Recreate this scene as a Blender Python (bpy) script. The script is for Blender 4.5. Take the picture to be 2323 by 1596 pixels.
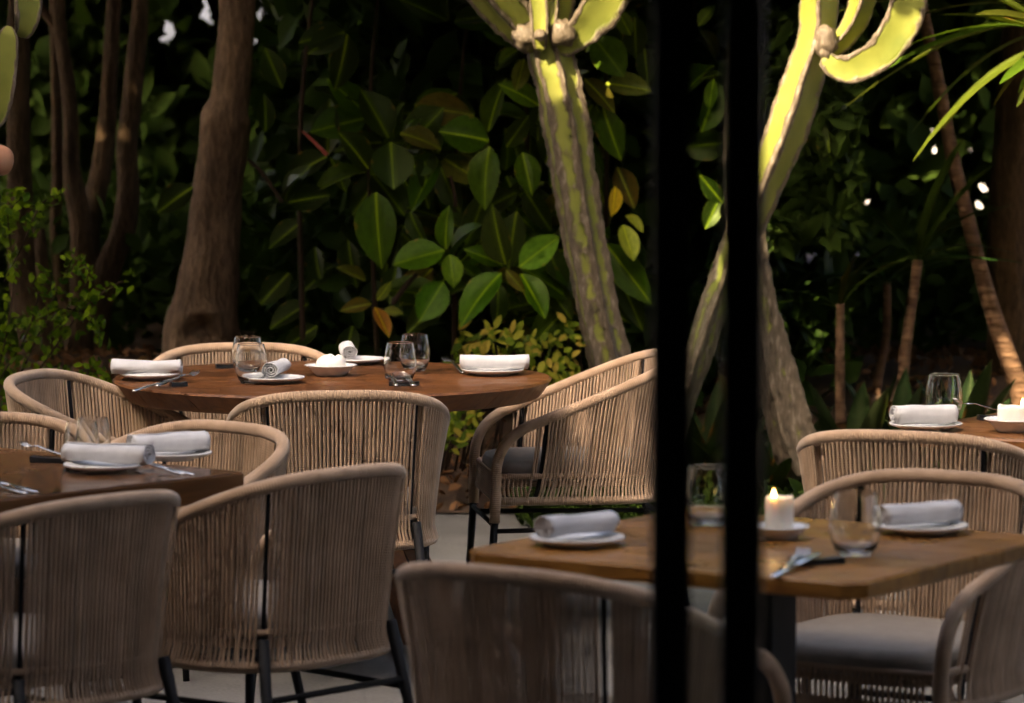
import bpy, bmesh, math, random
import numpy as np
from mathutils import Vector, Matrix, noise
R = math.radians
random.seed(7)
rng = np.random.default_rng(11)
for o in list(bpy.data.objects):
    bpy.data.objects.remove(o)
sc = bpy.context.scene
col = sc.collection

# ------------------------------------------------------------ camera, sky, sun, exposure
CAM_Z, FPX, PITCH = 1.66, 8711.0, R(4.33)
cam = bpy.data.cameras.new('camera')
cam.sensor_width = 36.0
cam.lens = 135.0
cam.clip_end = 2000
cam.dof.use_dof = True
cam.dof.focus_distance = 10.4
cam.dof.aperture_fstop = 5.0
cam_o = bpy.data.objects.new('camera', cam)
cam_o.location = (0, 0, CAM_Z)
cam_o.rotation_euler = (R(90) - PITCH, 0, 0)
col.objects.link(cam_o)
sc.camera = cam_o

SUN_AZ, SUN_EL = R(222), R(38)          # azimuth clockwise from +Y
w = bpy.data.worlds.new('World')
sc.world = w
w.use_nodes = True
nt = w.node_tree
bg = nt.nodes['Background']
sky = nt.nodes.new('ShaderNodeTexSky')
sky.sky_type = 'NISHITA'
sky.sun_disc = False
sky.sun_elevation = SUN_EL
sky.sun_rotation = SUN_AZ
sky.air_density = 0.3
sky.dust_density = 4.0
sky.ozone_density = 0.4
nt.links.new(sky.outputs[0], bg.inputs[0])
bg.inputs[1].default_value = 0.15
to_sun = Vector((math.sin(SUN_AZ) * math.cos(SUN_EL), math.cos(SUN_AZ) * math.cos(SUN_EL), math.sin(SUN_EL)))
sl = bpy.data.lights.new('sun', 'SUN')
sl.energy = 3.0
sl.angle = R(0.6)
sl.color = (1.0, 0.88, 0.68)
slo = bpy.data.objects.new('sun', sl)
slo.rotation_euler = to_sun.to_track_quat('Z', 'Y').to_euler()
slo.location = to_sun * 30
col.objects.link(slo)
sc.view_settings.view_transform = 'Standard'
sc.view_settings.look = 'None'
sc.view_settings.gamma = 1.0
sc.view_settings.exposure = 3.12
sc.view_settings.use_white_balance = True        # the camera's warm white balance
sc.view_settings.white_balance_temperature = 7800
sc.cycles.use_denoising = True
sc.cycles.max_bounces = 16
sc.cycles.transmission_bounces = 16
sc.cycles.diffuse_bounces = 3
sc.cycles.glossy_bounces = 3
sc.cycles.adaptive_threshold = 0.03
sc.cycles.adaptive_min_samples = 8
sc.cycles.transparent_max_bounces = 12
sc.cycles.sample_clamp_indirect = 6

CP, SP = math.cos(PITCH), math.sin(PITCH)
def ray(px, py):
    """direction of the sight line through a point of the 2323 x 1596 picture"""
    a, b = (px - 1161.5) / FPX, -(py - 798.0) / FPX
    return Vector((a, CP + b * SP, -SP + b * CP))
def at(px, py, Y):
    d = ray(px, py)
    return Vector((0, 0, CAM_Z)) + d * (Y / d.y)
def on(px, py, z=0.75):
    d = ray(px, py)
    return Vector((0, 0, CAM_Z)) + d * ((z - CAM_Z) / d.z)
def scl(Y):
    return FPX / Y                         # picture units per metre at depth Y

# ------------------------------------------------------------ builders
class MB:
    def __init__(s):
        s.v, s.f, s.u = [], [], []
    def add(s, pts, faces, uvs=None):
        n = len(s.v)
        s.v += [tuple(p) for p in pts]
        s.u += list(uvs) if uvs else [(0.5, 0.5)] * len(pts)
        s.f += [tuple(i + n for i in q) for q in faces]
    def box(s, c, d, rot=0.0, bev=0.0):
        x, y, z = d[0] / 2, d[1] / 2, d[2] / 2
        if bev <= 0:
            P = [(sx * x, sy * y, sz * z) for sz in (-1, 1) for sy in (-1, 1) for sx in (-1, 1)]
            F = [(0, 2, 3, 1), (4, 5, 7, 6), (0, 1, 5, 4), (2, 6, 7, 3), (0, 4, 6, 2), (1, 3, 7, 5)]
        else:
            P, F = [], []
            ring = lambda ix, iy, zz: [(-x + ix, -y, zz), (x - ix, -y, zz), (x, -y + iy, zz), (x, y - iy, zz), (x - ix, y, zz), (-x + ix, y, zz), (-x, y - iy, zz), (-x, -y + iy, zz)]
            lv = [[(p[0] * (1 - bev / x), p[1] * (1 - bev / y), -z) for p in ring(bev, bev, 0)], ring(bev, bev, -z + bev), ring(bev, bev, z - bev), [(p[0] * (1 - bev / x), p[1] * (1 - bev / y), z) for p in ring(bev, bev, 0)]]
            for l in lv: P += l
            for k in range(3):
                for i in range(8):
                    j = (i + 1) % 8
                    F.append((k * 8 + i, k * 8 + j, k * 8 + 8 + j, k * 8 + 8 + i))
            F += [tuple(range(7, -1, -1)), tuple(range(24, 32))]
        ca, sa = math.cos(rot), math.sin(rot)
        s.add([(c[0] + p[0] * ca - p[1] * sa, c[1] + p[0] * sa + p[1] * ca, c[2] + p[2]) for p in P], F)
    def tube(s, pts, rad, n=8, cap=True, jit=0.0, seed=0):
        pts = [Vector(p) for p in pts]
        if not hasattr(rad, '__len__'): rad = [rad] * len(pts)
        P, U, F = [], [], []
        t0 = (pts[1] - pts[0]).normalized()
        up = Vector((0, 0, 1)) if abs(t0.z) < 0.9 else Vector((0, 1, 0))
        nx = t0.cross(up).normalized()
        L = 0.0
        for i, p in enumerate(pts):
            if i: L += (p - pts[i - 1]).length
            t = (pts[min(i + 1, len(pts) - 1)] - pts[max(i - 1, 0)]).normalized()
            nx = (nx - t * nx.dot(t)).normalized()
            ny = t.cross(nx)
            for k in range(n):
                a = 2 * math.pi * k / n
                d = nx * math.cos(a) + ny * math.sin(a)
                r = rad[i]
                if jit:
                    q = p + d * r
                    r *= 1 + jit * noise.noise((q.x * 9 + seed, q.y * 9, q.z * 5)) + 0.5 * jit * noise.noise((q.x * 26 + seed, q.y * 26, q.z * 14))
                P.append(p + d * r)
                U.append((L, k / n))
        for i in range(len(pts) - 1):
            for k in range(n):
                j = (k + 1) % n
                F.append((i * n + k, i * n + j, i * n + n + j, i * n + n + k))
        if cap:
            F.append(tuple(range(n - 1, -1, -1)))
            F.append(tuple((len(pts) - 1) * n + k for k in range(n)))
        s.add(P, F, U)
    def lathe(s, prof, n=32, c=(0, 0, 0), close=False):
        P, F, U = [], [], []
        for i, (r, z) in enumerate(prof):
            for k in range(n):
                a = 2 * math.pi * k / n
                P.append((c[0] + r * math.cos(a), c[1] + r * math.sin(a), c[2] + z))
                U.append((i / len(prof), k / n))
        m = len(prof)
        for i in range(m if close else m - 1):
            for k in range(n):
                j = (k + 1) % n
                a, b = i * n, ((i + 1) % m) * n
                F.append((a + k, a + j, b + j, b + k))
        if not close:
            if prof[0][0] > 1e-6: F.append(tuple(range(n - 1, -1, -1)))
            if prof[-1][0] > 1e-6: F.append(tuple((m - 1) * n + k for k in range(n)))
        s.add(P, F, U)
    def mesh(s, name, mat, smooth=True):
        me = bpy.data.meshes.new(name)
        me.from_pydata(s.v, [], s.f)
        uv = me.uv_layers.new(name='UVMap')
        idx = np.empty(len(me.loops), dtype=np.int32)
        me.loops.foreach_get('vertex_index', idx)
        uv.data.foreach_set('uv', np.array(s.u, dtype=np.float32)[idx].ravel())
        if smooth:
            me.polygons.foreach_set('use_smooth', [True] * len(me.polygons))
        if mat: me.materials.append(mat)
        me.update()
        return me
    def build(s, name, mat, parent=None, smooth=True):
        return link(name, s.mesh(name, mat, smooth), parent)

def link(name, data, parent=None, loc=None, rot=None, scale=None):
    o = bpy.data.objects.new(name, data)
    col.objects.link(o)
    if parent is not None: o.parent = parent
    if loc is not None: o.location = loc
    if rot is not None: o.rotation_euler = rot
    if scale is not None: o.scale = scale
    return o
def tag(o, label=None, cat=None, group=None, kind=None):
    if label: o['label'] = label
    if cat: o['category'] = cat
    if group: o['group'] = group
    if kind: o['kind'] = kind
    return o
def thing(name, label, cat, loc=(0, 0, 0), rz=0.0, group=None):
    o = link(name, None, None, loc, (0, 0, rz))
    o.empty_display_size = 0.1
    return tag(o, label, cat, group)
def smooth_path(pts, n):
    """Catmull-Rom through pts (tuples of equal length), n samples"""
    P = [np.array(p, float) for p in pts]
    P = [2 * P[0] - P[1]] + P + [2 * P[-1] - P[-2]]
    m = len(P) - 3
    out = []
    for i in range(n):
        t = i / (n - 1) * m
        k = min(int(t), m - 1)
        t -= k
        a, b, c, d = P[k:k + 4]
        out.append(0.5 * ((2 * b) + (c - a) * t + (2 * a - 5 * b + 4 * c - d) * t * t + (3 * b - a - 3 * c + d) * t ** 3))
    return out

# ------------------------------------------------------------ materials
def node_mat(name):
    m = bpy.data.materials.new(name)
    m.use_nodes = True
    t = m.node_tree
    return m, t, t.nodes['Principled BSDF'], t.nodes, t.links
def pm(name, base, rough=0.5, metal=0.0, spec=0.5, **kw):
    m, t, b, N, L = node_mat(name)
    b.inputs['Base Color'].default_value = (*base, 1)
    b.inputs['Roughness'].default_value = rough
    b.inputs['Metallic'].default_value = metal
    b.inputs['Specular IOR Level'].default_value = spec
    for k, v in kw.items():
        b.inputs[k.replace('_', ' ')].default_value = v
    return m
def ramp(N, L, src, stops):
    r = N.new('ShaderNodeValToRGB')
    e = r.color_ramp.elements
    while len(e) < len(stops): e.new(0.5)
    for el, (p, c) in zip(e, stops):
        el.position = p
        el.color = (*c, 1)
    L.new(src, r.inputs[0])
    return r.outputs[0]
def noise_tex(N, L, scale, detail=4, coord=None, stretch=None, rough=0.55):
    n = N.new('ShaderNodeTexNoise')
    n.inputs['Scale'].default_value = scale
    n.inputs['Detail'].default_value = detail
    n.inputs['Roughness'].default_value = rough
    tc = N.new('ShaderNodeTexCoord')
    out = tc.outputs[coord or 'Object']
    if stretch:
        mp = N.new('ShaderNodeMapping')
        mp.inputs['Scale'].default_value = stretch
        L.new(out, mp.inputs[0])
        out = mp.outputs[0]
    L.new(out, n.inputs['Vector'])
    return n.outputs['Fac']
def bump(N, L, b, h, strength=0.3, dist=0.01):
    n = N.new('ShaderNodeBump')
    n.inputs['Strength'].default_value = strength
    n.inputs['Distance'].default_value = dist
    L.new(h, n.inputs['Height'])
    L.new(n.outputs[0], b.inputs['Normal'])
def mixc(N, L, a, b, f, mode='MIX'):
    m = N.new('ShaderNodeMix')
    m.data_type = 'RGBA'
    m.blend_type = mode
    for sock, v in ((m.inputs[0], f), (m.inputs[6], a), (m.inputs[7], b)):
        if isinstance(v, (int, float)): sock.default_value = v
        elif isinstance(v, tuple): sock.default_value = (*v, 1)
        else: L.new(v, sock)
    return m.outputs[2]
def math_n(N, L, op, a, b=0.0):
    m = N.new('ShaderNodeMath')
    m.operation = op
    for i, v in enumerate((a, b)):
        if isinstance(v, (int, float)): m.inputs[i].default_value = v
        else: L.new(v, m.inputs[i])
    return m.outputs[0]

def rope_mat(name, wrapped):
    m, t, b, N, L = node_mat(name)
    n1 = noise_tex(N, L, 14, 5)
    c = ramp(N, L, n1, [(0.3, (0.35, 0.232, 0.146)), (0.7, (0.515, 0.358, 0.24))])
    oi = N.new('ShaderNodeObjectInfo')
    rv = ramp(N, L, oi.outputs['Random'], [(0.0, (0.8, 0.8, 0.8)), (1.0, (1.08, 1.05, 1.02))])
    c = mixc(N, L, c, rv, 1.0, 'MULTIPLY')
    L.new(c, b.inputs['Base Color'])
    b.inputs['Roughness'].default_value = 0.85
    b.inputs['Specular IOR Level'].default_value = 0.2
    b.inputs['Sheen Weight'].default_value = 0.25
    uv = N.new('ShaderNodeTexCoord')
    sx = N.new('ShaderNodeSeparateXYZ')
    L.new(uv.outputs['UV'], sx.inputs[0])
    if wrapped:      # turns of cord round the tube
        ph = math_n(N, L, 'MULTIPLY', sx.outputs[0], 2 * math.pi / 0.006)
    else:            # twist of the strand
        ph = math_n(N, L, 'ADD', math_n(N, L, 'MULTIPLY', sx.outputs[0], 2 * math.pi / 0.006), math_n(N, L, 'MULTIPLY', sx.outputs[1], 2 * math.pi))
    h = math_n(N, L, 'SINE', ph)
    bump(N, L, b, h, 0.5 if wrapped else 0.35, 0.0012)
    return m
M = {}
M['rope'] = rope_mat('rope', False)
M['wrap'] = rope_mat('rope_wrapping', True)
M['black'] = pm('black_metal', (0.008, 0.008, 0.009), 0.6, spec=0.2)
M['frame'] = pm('black_frame_paint', (0.008, 0.008, 0.009), 0.38, spec=0.5)
M['ceramic'] = pm('ceramic', (0.74, 0.73, 0.71), 0.22)
M['steel'] = pm('steel', (0.72, 0.71, 0.69), 0.2, 1.0)
M['rest'] = pm('black_rest', (0.008, 0.008, 0.009), 0.35)
M['wick'] = pm('wick', (0.02, 0.018, 0.015), 0.9)
M['wax'] = pm('candle_wax', (0.82, 0.79, 0.71), 0.45, Subsurface_Weight=0.35, Subsurface_Radius=(0.02, 0.014, 0.008), Subsurface_Scale=1.0)
m, t, b, N, L = node_mat('flame')
b.inputs['Base Color'].default_value = (0, 0, 0, 1)
tc = N.new('ShaderNodeTexCoord'); sx = N.new('ShaderNodeSeparateXYZ')
L.new(tc.outputs['Generated'], sx.inputs[0])
L.new(ramp(N, L, sx.outputs[2], [(0.0, (1.0, 0.22, 0.03)), (0.35, (1.0, 0.62, 0.16)), (0.6, (1.0, 0.78, 0.34)), (1.0, (1.0, 0.2, 0.03))]), b.inputs['Emission Color'])
b.inputs['Emission Strength'].default_value = 5.0
M['flame'] = m
m, t, b, N, L = node_mat('clear_glass')
b.inputs['Base Color'].default_value = (0.97, 0.98, 0.97, 1)
b.inputs['Transmission Weight'].default_value = 1.0
b.inputs['Roughness'].default_value = 0.0
b.inputs['IOR'].default_value = 1.45
M['glass'] = m
m, t, b, N, L = node_mat('pane_glass')
b.inputs['Base Color'].default_value = (0.80, 0.86, 0.84, 1)
b.inputs['Transmission Weight'].default_value = 1.0
b.inputs['Roughness'].default_value = 0.0
b.inputs['IOR'].default_value = 1.3
M['pane'] = m

def fabric(name, base, dark, scale, bs=0.3):
    m, t, b, N, L = node_mat(name)
    c = ramp(N, L, noise_tex(N, L, 30, 5), [(0.3, dark), (0.7, base)])
    L.new(c, b.inputs['Base Color'])
    b.inputs['Roughness'].default_value = 0.9
    b.inputs['Specular IOR Level'].default_value = 0.15
    b.inputs['Sheen Weight'].default_value = 0.2
    bump(N, L, b, noise_tex(N, L, scale, 3), bs, 0.002)
    return m
M['cushion'] = fabric('cushion_fabric', (0.25, 0.215, 0.175), (0.20, 0.172, 0.14), 500)
M['linen'] = fabric('linen', (0.60, 0.60, 0.605), (0.50, 0.50, 0.505), 700, 0.35)

def wood(name, light, dark, rough, spec=0.5):
    m, t, b, N, L = node_mat(name)
    oi = N.new('ShaderNodeObjectInfo')
    tc = N.new('ShaderNodeTexCoord')
    ad = N.new('ShaderNodeVectorMath'); ad.operation = 'ADD'
    L.new(tc.outputs['Object'], ad.inputs[0])
    sc_ = N.new('ShaderNodeVectorMath'); sc_.operation = 'SCALE'
    sc_.inputs[0].default_value = (13.0, 7.0, 5.0)
    L.new(oi.outputs['Random'], sc_.inputs['Scale'])
    L.new(sc_.outputs[0], ad.inputs[1])
    mp = N.new('ShaderNodeMapping')
    mp.inputs['Scale'].default_value = (1.6, 22, 22)
    L.new(ad.outputs[0], mp.inputs[0])
    n = N.new('ShaderNodeTexNoise')
    n.inputs['Scale'].default_value = 2.2; n.inputs['Detail'].default_value = 7; n.inputs['Roughness'].default_value = 0.62
    n.inputs['Distortion'].default_value = 0.6
    L.new(mp.outputs[0], n.inputs['Vector'])
    c = ramp(N, L, n.outputs['Fac'], [(0.28, dark), (0.5, tuple((a + d) / 2 for a, d in zip(light, dark))), (0.72, light)])
    rv = ramp(N, L, oi.outputs['Random'], [(0.0, (0.62, 0.60, 0.58)), (1.0, (1.22, 1.18, 1.12))])
    L.new(mixc(N, L, c, rv, 1.0, 'MULTIPLY'), b.inputs['Base Color'])
    rr = ramp(N, L, noise_tex(N, L, 9, 4), [(0.3, (rough * 0.75,) * 3), (0.7, (rough * 1.3,) * 3)])
    L.new(rr, b.inputs['Roughness'])
    b.inputs['Specular IOR Level'].default_value = spec
    bump(N, L, b, n.outputs['Fac'], 0.12, 0.003)
    return m
M['teak'] = wood('teak', (0.17, 0.063, 0.018), (0.072, 0.024, 0.007), 0.42, 0.3)
M['iroko'] = wood('golden_wood', (0.42, 0.195, 0.042), (0.22, 0.088, 0.018), 0.33, 0.3)
M['nut'] = wood('mid_brown_wood', (0.23, 0.10, 0.034), (0.11, 0.044, 0.016), 0.34, 0.3)
M['walnut'] = wood('dark_wood', (0.19, 0.082, 0.029), (0.09, 0.037, 0.014), 0.22, 0.35)

def bark(name, light, dark, scale=6, strength=0.7, ring=False):
    m, t, b, N, L = node_mat(name)
    n1 = noise_tex(N, L, scale, 6, stretch=(3, 3, 0.6) if not ring else (0.6, 0.6, 5))
    n2 = noise_tex(N, L, scale * 6, 5, stretch=(1.6, 1.6, 0.6) if not ring else (0.4, 0.4, 3))
    n3 = noise_tex(N, L, 2.2, 3)
    f = math_n(N, L, 'ADD', math_n(N, L, 'MULTIPLY', n1, 0.55), math_n(N, L, 'MULTIPLY', n2, 0.45))
    c = ramp(N, L, f, [(0.36, dark), (0.47, tuple((a_ + d_) * 0.42 for a_, d_ in zip(light, dark))), (0.60, light)])
    c = mixc(N, L, c, ramp(N, L, n3, [(0.3, (0.75, 0.72, 0.7)), (0.7, (1.15, 1.12, 1.1))]), 1.0, 'MULTIPLY')
    L.new(c, b.inputs['Base Color'])
    b.inputs['Roughness'].default_value = 0.92
    b.inputs['Specular IOR Level'].default_value = 0.15
    bump(N, L, b, f, strength * 1.4, 0.03)
    return m
M['bark'] = bark('brown_bark', (0.21, 0.135, 0.08), (0.085, 0.052, 0.03))
M['bark2'] = bark('dark_bark', (0.095, 0.058, 0.029), (0.034, 0.020, 0.010))
M['bark3'] = bark('ringed_bark', (0.20, 0.115, 0.066), (0.085, 0.045, 0.026), 5, 0.8, True)
M['twig'] = pm('twig', (0.026, 0.015, 0.009), 0.9, spec=0.1)
M['redstem'] = pm('red_bud', (0.30, 0.05, 0.03), 0.5)

def leaf_mat(name, rib, trans=0.25, rough=0.3, by_uv=False, c0=(0.02, 0.06, 0.012), c1=(0.06, 0.13, 0.02)):
    """object colour = blade colour; uv.x across (0.5 = midrib), uv.y along; by_uv: colour picked by uv.x"""
    m, t, b, N, L = node_mat(name)
    tc = N.new('ShaderNodeTexCoord')
    sx = N.new('ShaderNodeSeparateXYZ')
    L.new(tc.outputs['UV'], sx.inputs[0])
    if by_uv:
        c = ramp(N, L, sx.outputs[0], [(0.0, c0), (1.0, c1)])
    else:
        oi = N.new('ShaderNodeObjectInfo')
        c = oi.outputs['Color']
        n = noise_tex(N, L, 7, 3, 'UV')
        c = mixc(N, L, c, ramp(N, L, n, [(0.3, (0.72, 0.76, 0.72)), (0.7, (1.25, 1.2, 1.15))]), 1.0, 'MULTIPLY')
        ax = math_n(N, L, 'ABSOLUTE', math_n(N, L, 'SUBTRACT', sx.outputs[0], 0.5))
        # side veins
        ph = math_n(N, L, 'SUBTRACT', math_n(N, L, 'MULTIPLY', sx.outputs[1], 80), math_n(N, L, 'MULTIPLY', ax, 46))
        vv = math_n(N, L, 'POWER', math_n(N, L, 'ABSOLUTE', math_n(N, L, 'SINE', ph)), 10)
        c = mixc(N, L, c, (0.10, 0.19, 0.03), math_n(N, L, 'MULTIPLY', vv, 0.14))
        # worn brown tips and edges
        bt = math_n(N, L, 'MULTIPLY', math_n(N, L, 'SUBTRACT', math_n(N, L, 'ADD', math_n(N, L, 'MULTIPLY', ax, 0.9), math_n(N, L, 'ADD', math_n(N, L, 'MULTIPLY', sx.outputs[1], 0.30), math_n(N, L, 'MULTIPLY', noise_tex(N, L, 3.1, 4, 'Object'), 0.75))), 1.02), 9)
        bt = math_n(N, L, 'MINIMUM', math_n(N, L, 'MAXIMUM', bt, 0), 0.85)
        c = mixc(N, L, c, (0.20, 0.075, 0.014), bt)
        if rib:
            wdt = math_n(N, L, 'SUBTRACT', 0.040, math_n(N, L, 'MULTIPLY', sx.outputs[1], 0.024))
            gl = math_n(N, L, 'MAXIMUM', math_n(N, L, 'SUBTRACT', 0.42, math_n(N, L, 'MULTIPLY', ax, 3.2)), 0)
            c = mixc(N, L, c, (0.075, 0.12, 0.008), gl)
            ed = math_n(N, L, 'MULTIPLY', math_n(N, L, 'MAXIMUM', math_n(N, L, 'SUBTRACT', ax, 0.44), 0), 6)
            c = mixc(N, L, c, (0.09, 0.10, 0.01), ed)
            f = math_n(N, L, 'MULTIPLY', math_n(N, L, 'SUBTRACT', wdt, ax), 70)
            f = math_n(N, L, 'MINIMUM', math_n(N, L, 'MAXIMUM', f, 0), 0.95)
            f = math_n(N, L, 'MULTIPLY', f, math_n(N, L, 'ADD', 0.3, math_n(N, L, 'MULTIPLY', oi.outputs['Random'], 0.65)))
            c = mixc(N, L, c, mixc(N, L, (0.24, 0.26, 0.015), mixc(N, L, c, (5.0, 4.6, 2.0), 1.0, 'MULTIPLY'), 0.6), f)
    L.new(c, b.inputs['Base Color'])
    b.inputs['Specular Tint'].default_value = (0.75, 0.9, 0.35, 1)
    b.inputs['Roughness'].default_value = rough
    b.inputs['Specular IOR Level'].default_value = 0.20 if rib else 0.06
    out = N['Material Output']
    tr = N.new('ShaderNodeBsdfTranslucent')
    L.new(mixc(N, L, c, (1.6, 1.7, 0.6), 1.0, 'MULTIPLY'), tr.inputs[0])
    mx = N.new('ShaderNodeMixShader')
    mx.inputs[0].default_value = trans
    L.new(b.outputs[0], mx.inputs[1])
    L.new(tr.outputs[0], mx.inputs[2])
    L.new(mx.outputs[0], out.inputs[0])
    return m
M['ficus'] = leaf_mat('ficus_leaf', True, 0.15, 0.36)
M['jade'] = leaf_mat('jade_leaf', False, 0.25, 0.35)
M['vine'] = leaf_mat('vine_leaf', False, 0.35, 0.4, True, (0.014, 0.036, 0.003), (0.10, 0.15, 0.008))
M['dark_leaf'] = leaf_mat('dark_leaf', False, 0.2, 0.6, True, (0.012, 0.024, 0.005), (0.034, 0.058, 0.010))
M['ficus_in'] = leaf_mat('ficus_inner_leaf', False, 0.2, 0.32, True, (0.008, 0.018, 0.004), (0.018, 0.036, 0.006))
M['strap'] = leaf_mat('strap_leaf', False, 0.3, 0.4)
M['litter'] = leaf_mat('dry_leaf', False, 0.1, 0.8, True, (0.09, 0.04, 0.02), (0.24, 0.12, 0.06))

m, t, b, N, L = node_mat('cactus_skin')
tc = N.new('ShaderNodeTexCoord'); sx = N.new('ShaderNodeSeparateXYZ')
L.new(tc.outputs['UV'], sx.inputs[0])
n1 = noise_tex(N, L, 5, 5); n2 = noise_tex(N, L, 60, 5, stretch=(1, 1, 0.35)); n3 = noise_tex(N, L, 18, 4)
grn = ramp(N, L, n1, [(0.3, (0.095, 0.112, 0.016)), (0.7, (0.19, 0.192, 0.034))])
cork = ramp(N, L, n2, [(0.3, (0.048, 0.034, 0.021)), (0.55, (0.10, 0.075, 0.05)), (0.75, (0.22, 0.18, 0.135))])
ck = math_n(N, L, 'ADD', sx.outputs[0], math_n(N, L, 'MULTIPLY', math_n(N, L, 'SUBTRACT', n3, 0.5), 1.1))
ck = math_n(N, L, 'ADD', ck, math_n(N, L, 'MULTIPLY', math_n(N, L, 'SUBTRACT', n2, 0.5), 0.5))
f = math_n(N, L, 'MINIMUM', math_n(N, L, 'MAXIMUM', math_n(N, L, 'MULTIPLY', math_n(N, L, 'SUBTRACT', ck, 0.52), 5), 0), 1)
L.new(mixc(N, L, grn, cork, f), b.inputs['Base Color'])
b.inputs['Roughness'].default_value = 0.62
b.inputs['Specular IOR Level'].default_value = 0.3
bump(N, L, b, math_n(N, L, 'MULTIPLY', n2, f), 0.7, 0.012)
M['cactus'] = m

def ground_mat(name, stops, scale, bs=0.4, rough=0.95, fine=60):
    m, t, b, N, L = node_mat(name)
    n1 = noise_tex(N, L, scale, 6); n2 = noise_tex(N, L, fine, 4)
    f = math_n(N, L, 'ADD', math_n(N, L, 'MULTIPLY', n1, 0.6), math_n(N, L, 'MULTIPLY', n2, 0.4))
    L.new(ramp(N, L, f, stops), b.inputs['Base Color'])
    b.inputs['Roughness'].default_value = rough
    b.inputs['Specular IOR Level'].default_value = 0.25
    bump(N, L, b, f, bs, 0.01)
    return m
M['ground'] = ground_mat('pale_earth', [(0.35, (0.36, 0.33, 0.29)), (0.65, (0.52, 0.49, 0.45))], 0.6)
M['paving'] = ground_mat('concrete', [(0.35, (0.095, 0.092, 0.085)), (0.5, (0.135, 0.13, 0.12)), (0.68, (0.18, 0.174, 0.162))], 2.5, 0.25, 0.75, 90)
M['soil'] = ground_mat('soil', [(0.35, (0.035, 0.02, 0.012)), (0.65, (0.10, 0.06, 0.036))], 4, 0.8)
M['stucco'] = ground_mat('stucco', [(0.35, (0.075, 0.065, 0.055)), (0.65, (0.12, 0.105, 0.09))], 1.5, 0.3, 0.9)
M['brownwall'] = ground_mat('brown_render', [(0.35, (0.045, 0.020, 0.012)), (0.65, (0.10, 0.05, 0.028))], 1.2, 0.5, 0.95)

# ------------------------------------------------------------ the setting
def sheet(name, x0, x1, y0, y1, z, mat, nx=1, ny=1, fz=None):
    mb = MB()
    P, F = [], []
    for j in range(ny + 1):
        for i in range(nx + 1):
            x, y = x0 + (x1 - x0) * i / nx, y0 + (y1 - y0) * j / ny
            P.append((x, y, z + (fz(x, y) if fz else 0)))
    for j in range(ny):
        for i in range(nx):
            a = j * (nx + 1) + i
            F.append((a, a + 1, a + nx + 2, a + nx + 1))
    mb.add(P, F)
    return tag(mb.build(name, mat, None, True), kind='structure')
sheet('ground', -400, 400, -60, 900, -0.05, M['ground'])
sheet('pavement', -9, 9, -7, 14.05, 0.0, M['paving'])
def bed_z(x, y):
    k = min(max((y - 14.1) / 1.6, 0), 1)
    k = k * k * (3 - 2 * k)
    return 0.42 * k + 0.05 * noise.noise((x * 1.3, y * 1.3, 0)) * min(max((y - 14.0) * 2, 0), 1)
sheet('planting_bed', -9, 9, 14.0, 27, 0.006, M['soil'], 90, 60, bed_z)

# the building the picture is taken from; wing and upper wall added unseen for shade
bld = thing('restaurant_building', 'stucco restaurant building behind the black steel posts, with unseen wing and upper wall added for shade', 'building', (0, 0, 0))
def wallbox(name, x0, x1, y0, y1, z0, z1):
    mb = MB(); mb.box(((x0 + x1) / 2, (y0 + y1) / 2, (z0 + z1) / 2), (x1 - x0, y1 - y0, z1 - z0))
    mb.build(name, M['stucco'], bld, False)
wallbox('wall', -6.3, -6.0, -7, 9.0, 0, 8.72)  # invented wing out of view, keeps the sun off the tables
wallbox('wall', 3.7, 4.0, -7, 4.2, 0, 3.0)
wallbox('wall', -6.0, 3.7, -7.3, -7.0, 0, 8.0)
wallbox('wall', -6.0, -1.9, 4.1, 4.35, 0, 3.0)
wallbox('wall', 2.2, 4.0, 4.201, 4.45, 0, 3.0)
wallbox('roof', -6.0, 4.3, -7.0, 5.2, 3.0, 3.25)
wallbox('shade_wall', -6.0, 4.3, 4.7, 5.0, 3.251, 6.2)  # storey added out of view to cut sky light and sun

# black steel posts with the narrow pane between them
pw = thing('glazed_sidelight', 'narrow window strip between two black steel posts in front of the tables', 'window', (0, 0, 0))
YP = 4.2
def px_at(px, Y): return (px - 1161.5) * Y / FPX
for a, b_ in ((1481, 1569), (1642, 1735)):
    mb = MB(); x0, x1 = px_at(a, YP), px_at(b_, YP)
    mb.box(((x0 + x1) / 2, YP + 0.02, 1.5), (x1 - x0, 0.04, 3.0), 0, 0.003)
    mb.build('stile', M['frame'], pw, False)
xa, xb = px_at(1569, YP), px_at(1642, YP)
mb = MB(); mb.box(((xa + xb) / 2, YP + 0.02, 1.5), (xb - xa - 0.0004, 0.006, 2.8)); mb.build('pane', M['pane'], pw, False)
for z in (0.05, 2.95):
    mb = MB(); mb.box(((xa + xb) / 2, YP + 0.02, z), (xb - xa - 0.0004, 0.04, 0.098), 0, 0.003); mb.build('rail', M['frame'], pw, False)

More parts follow.
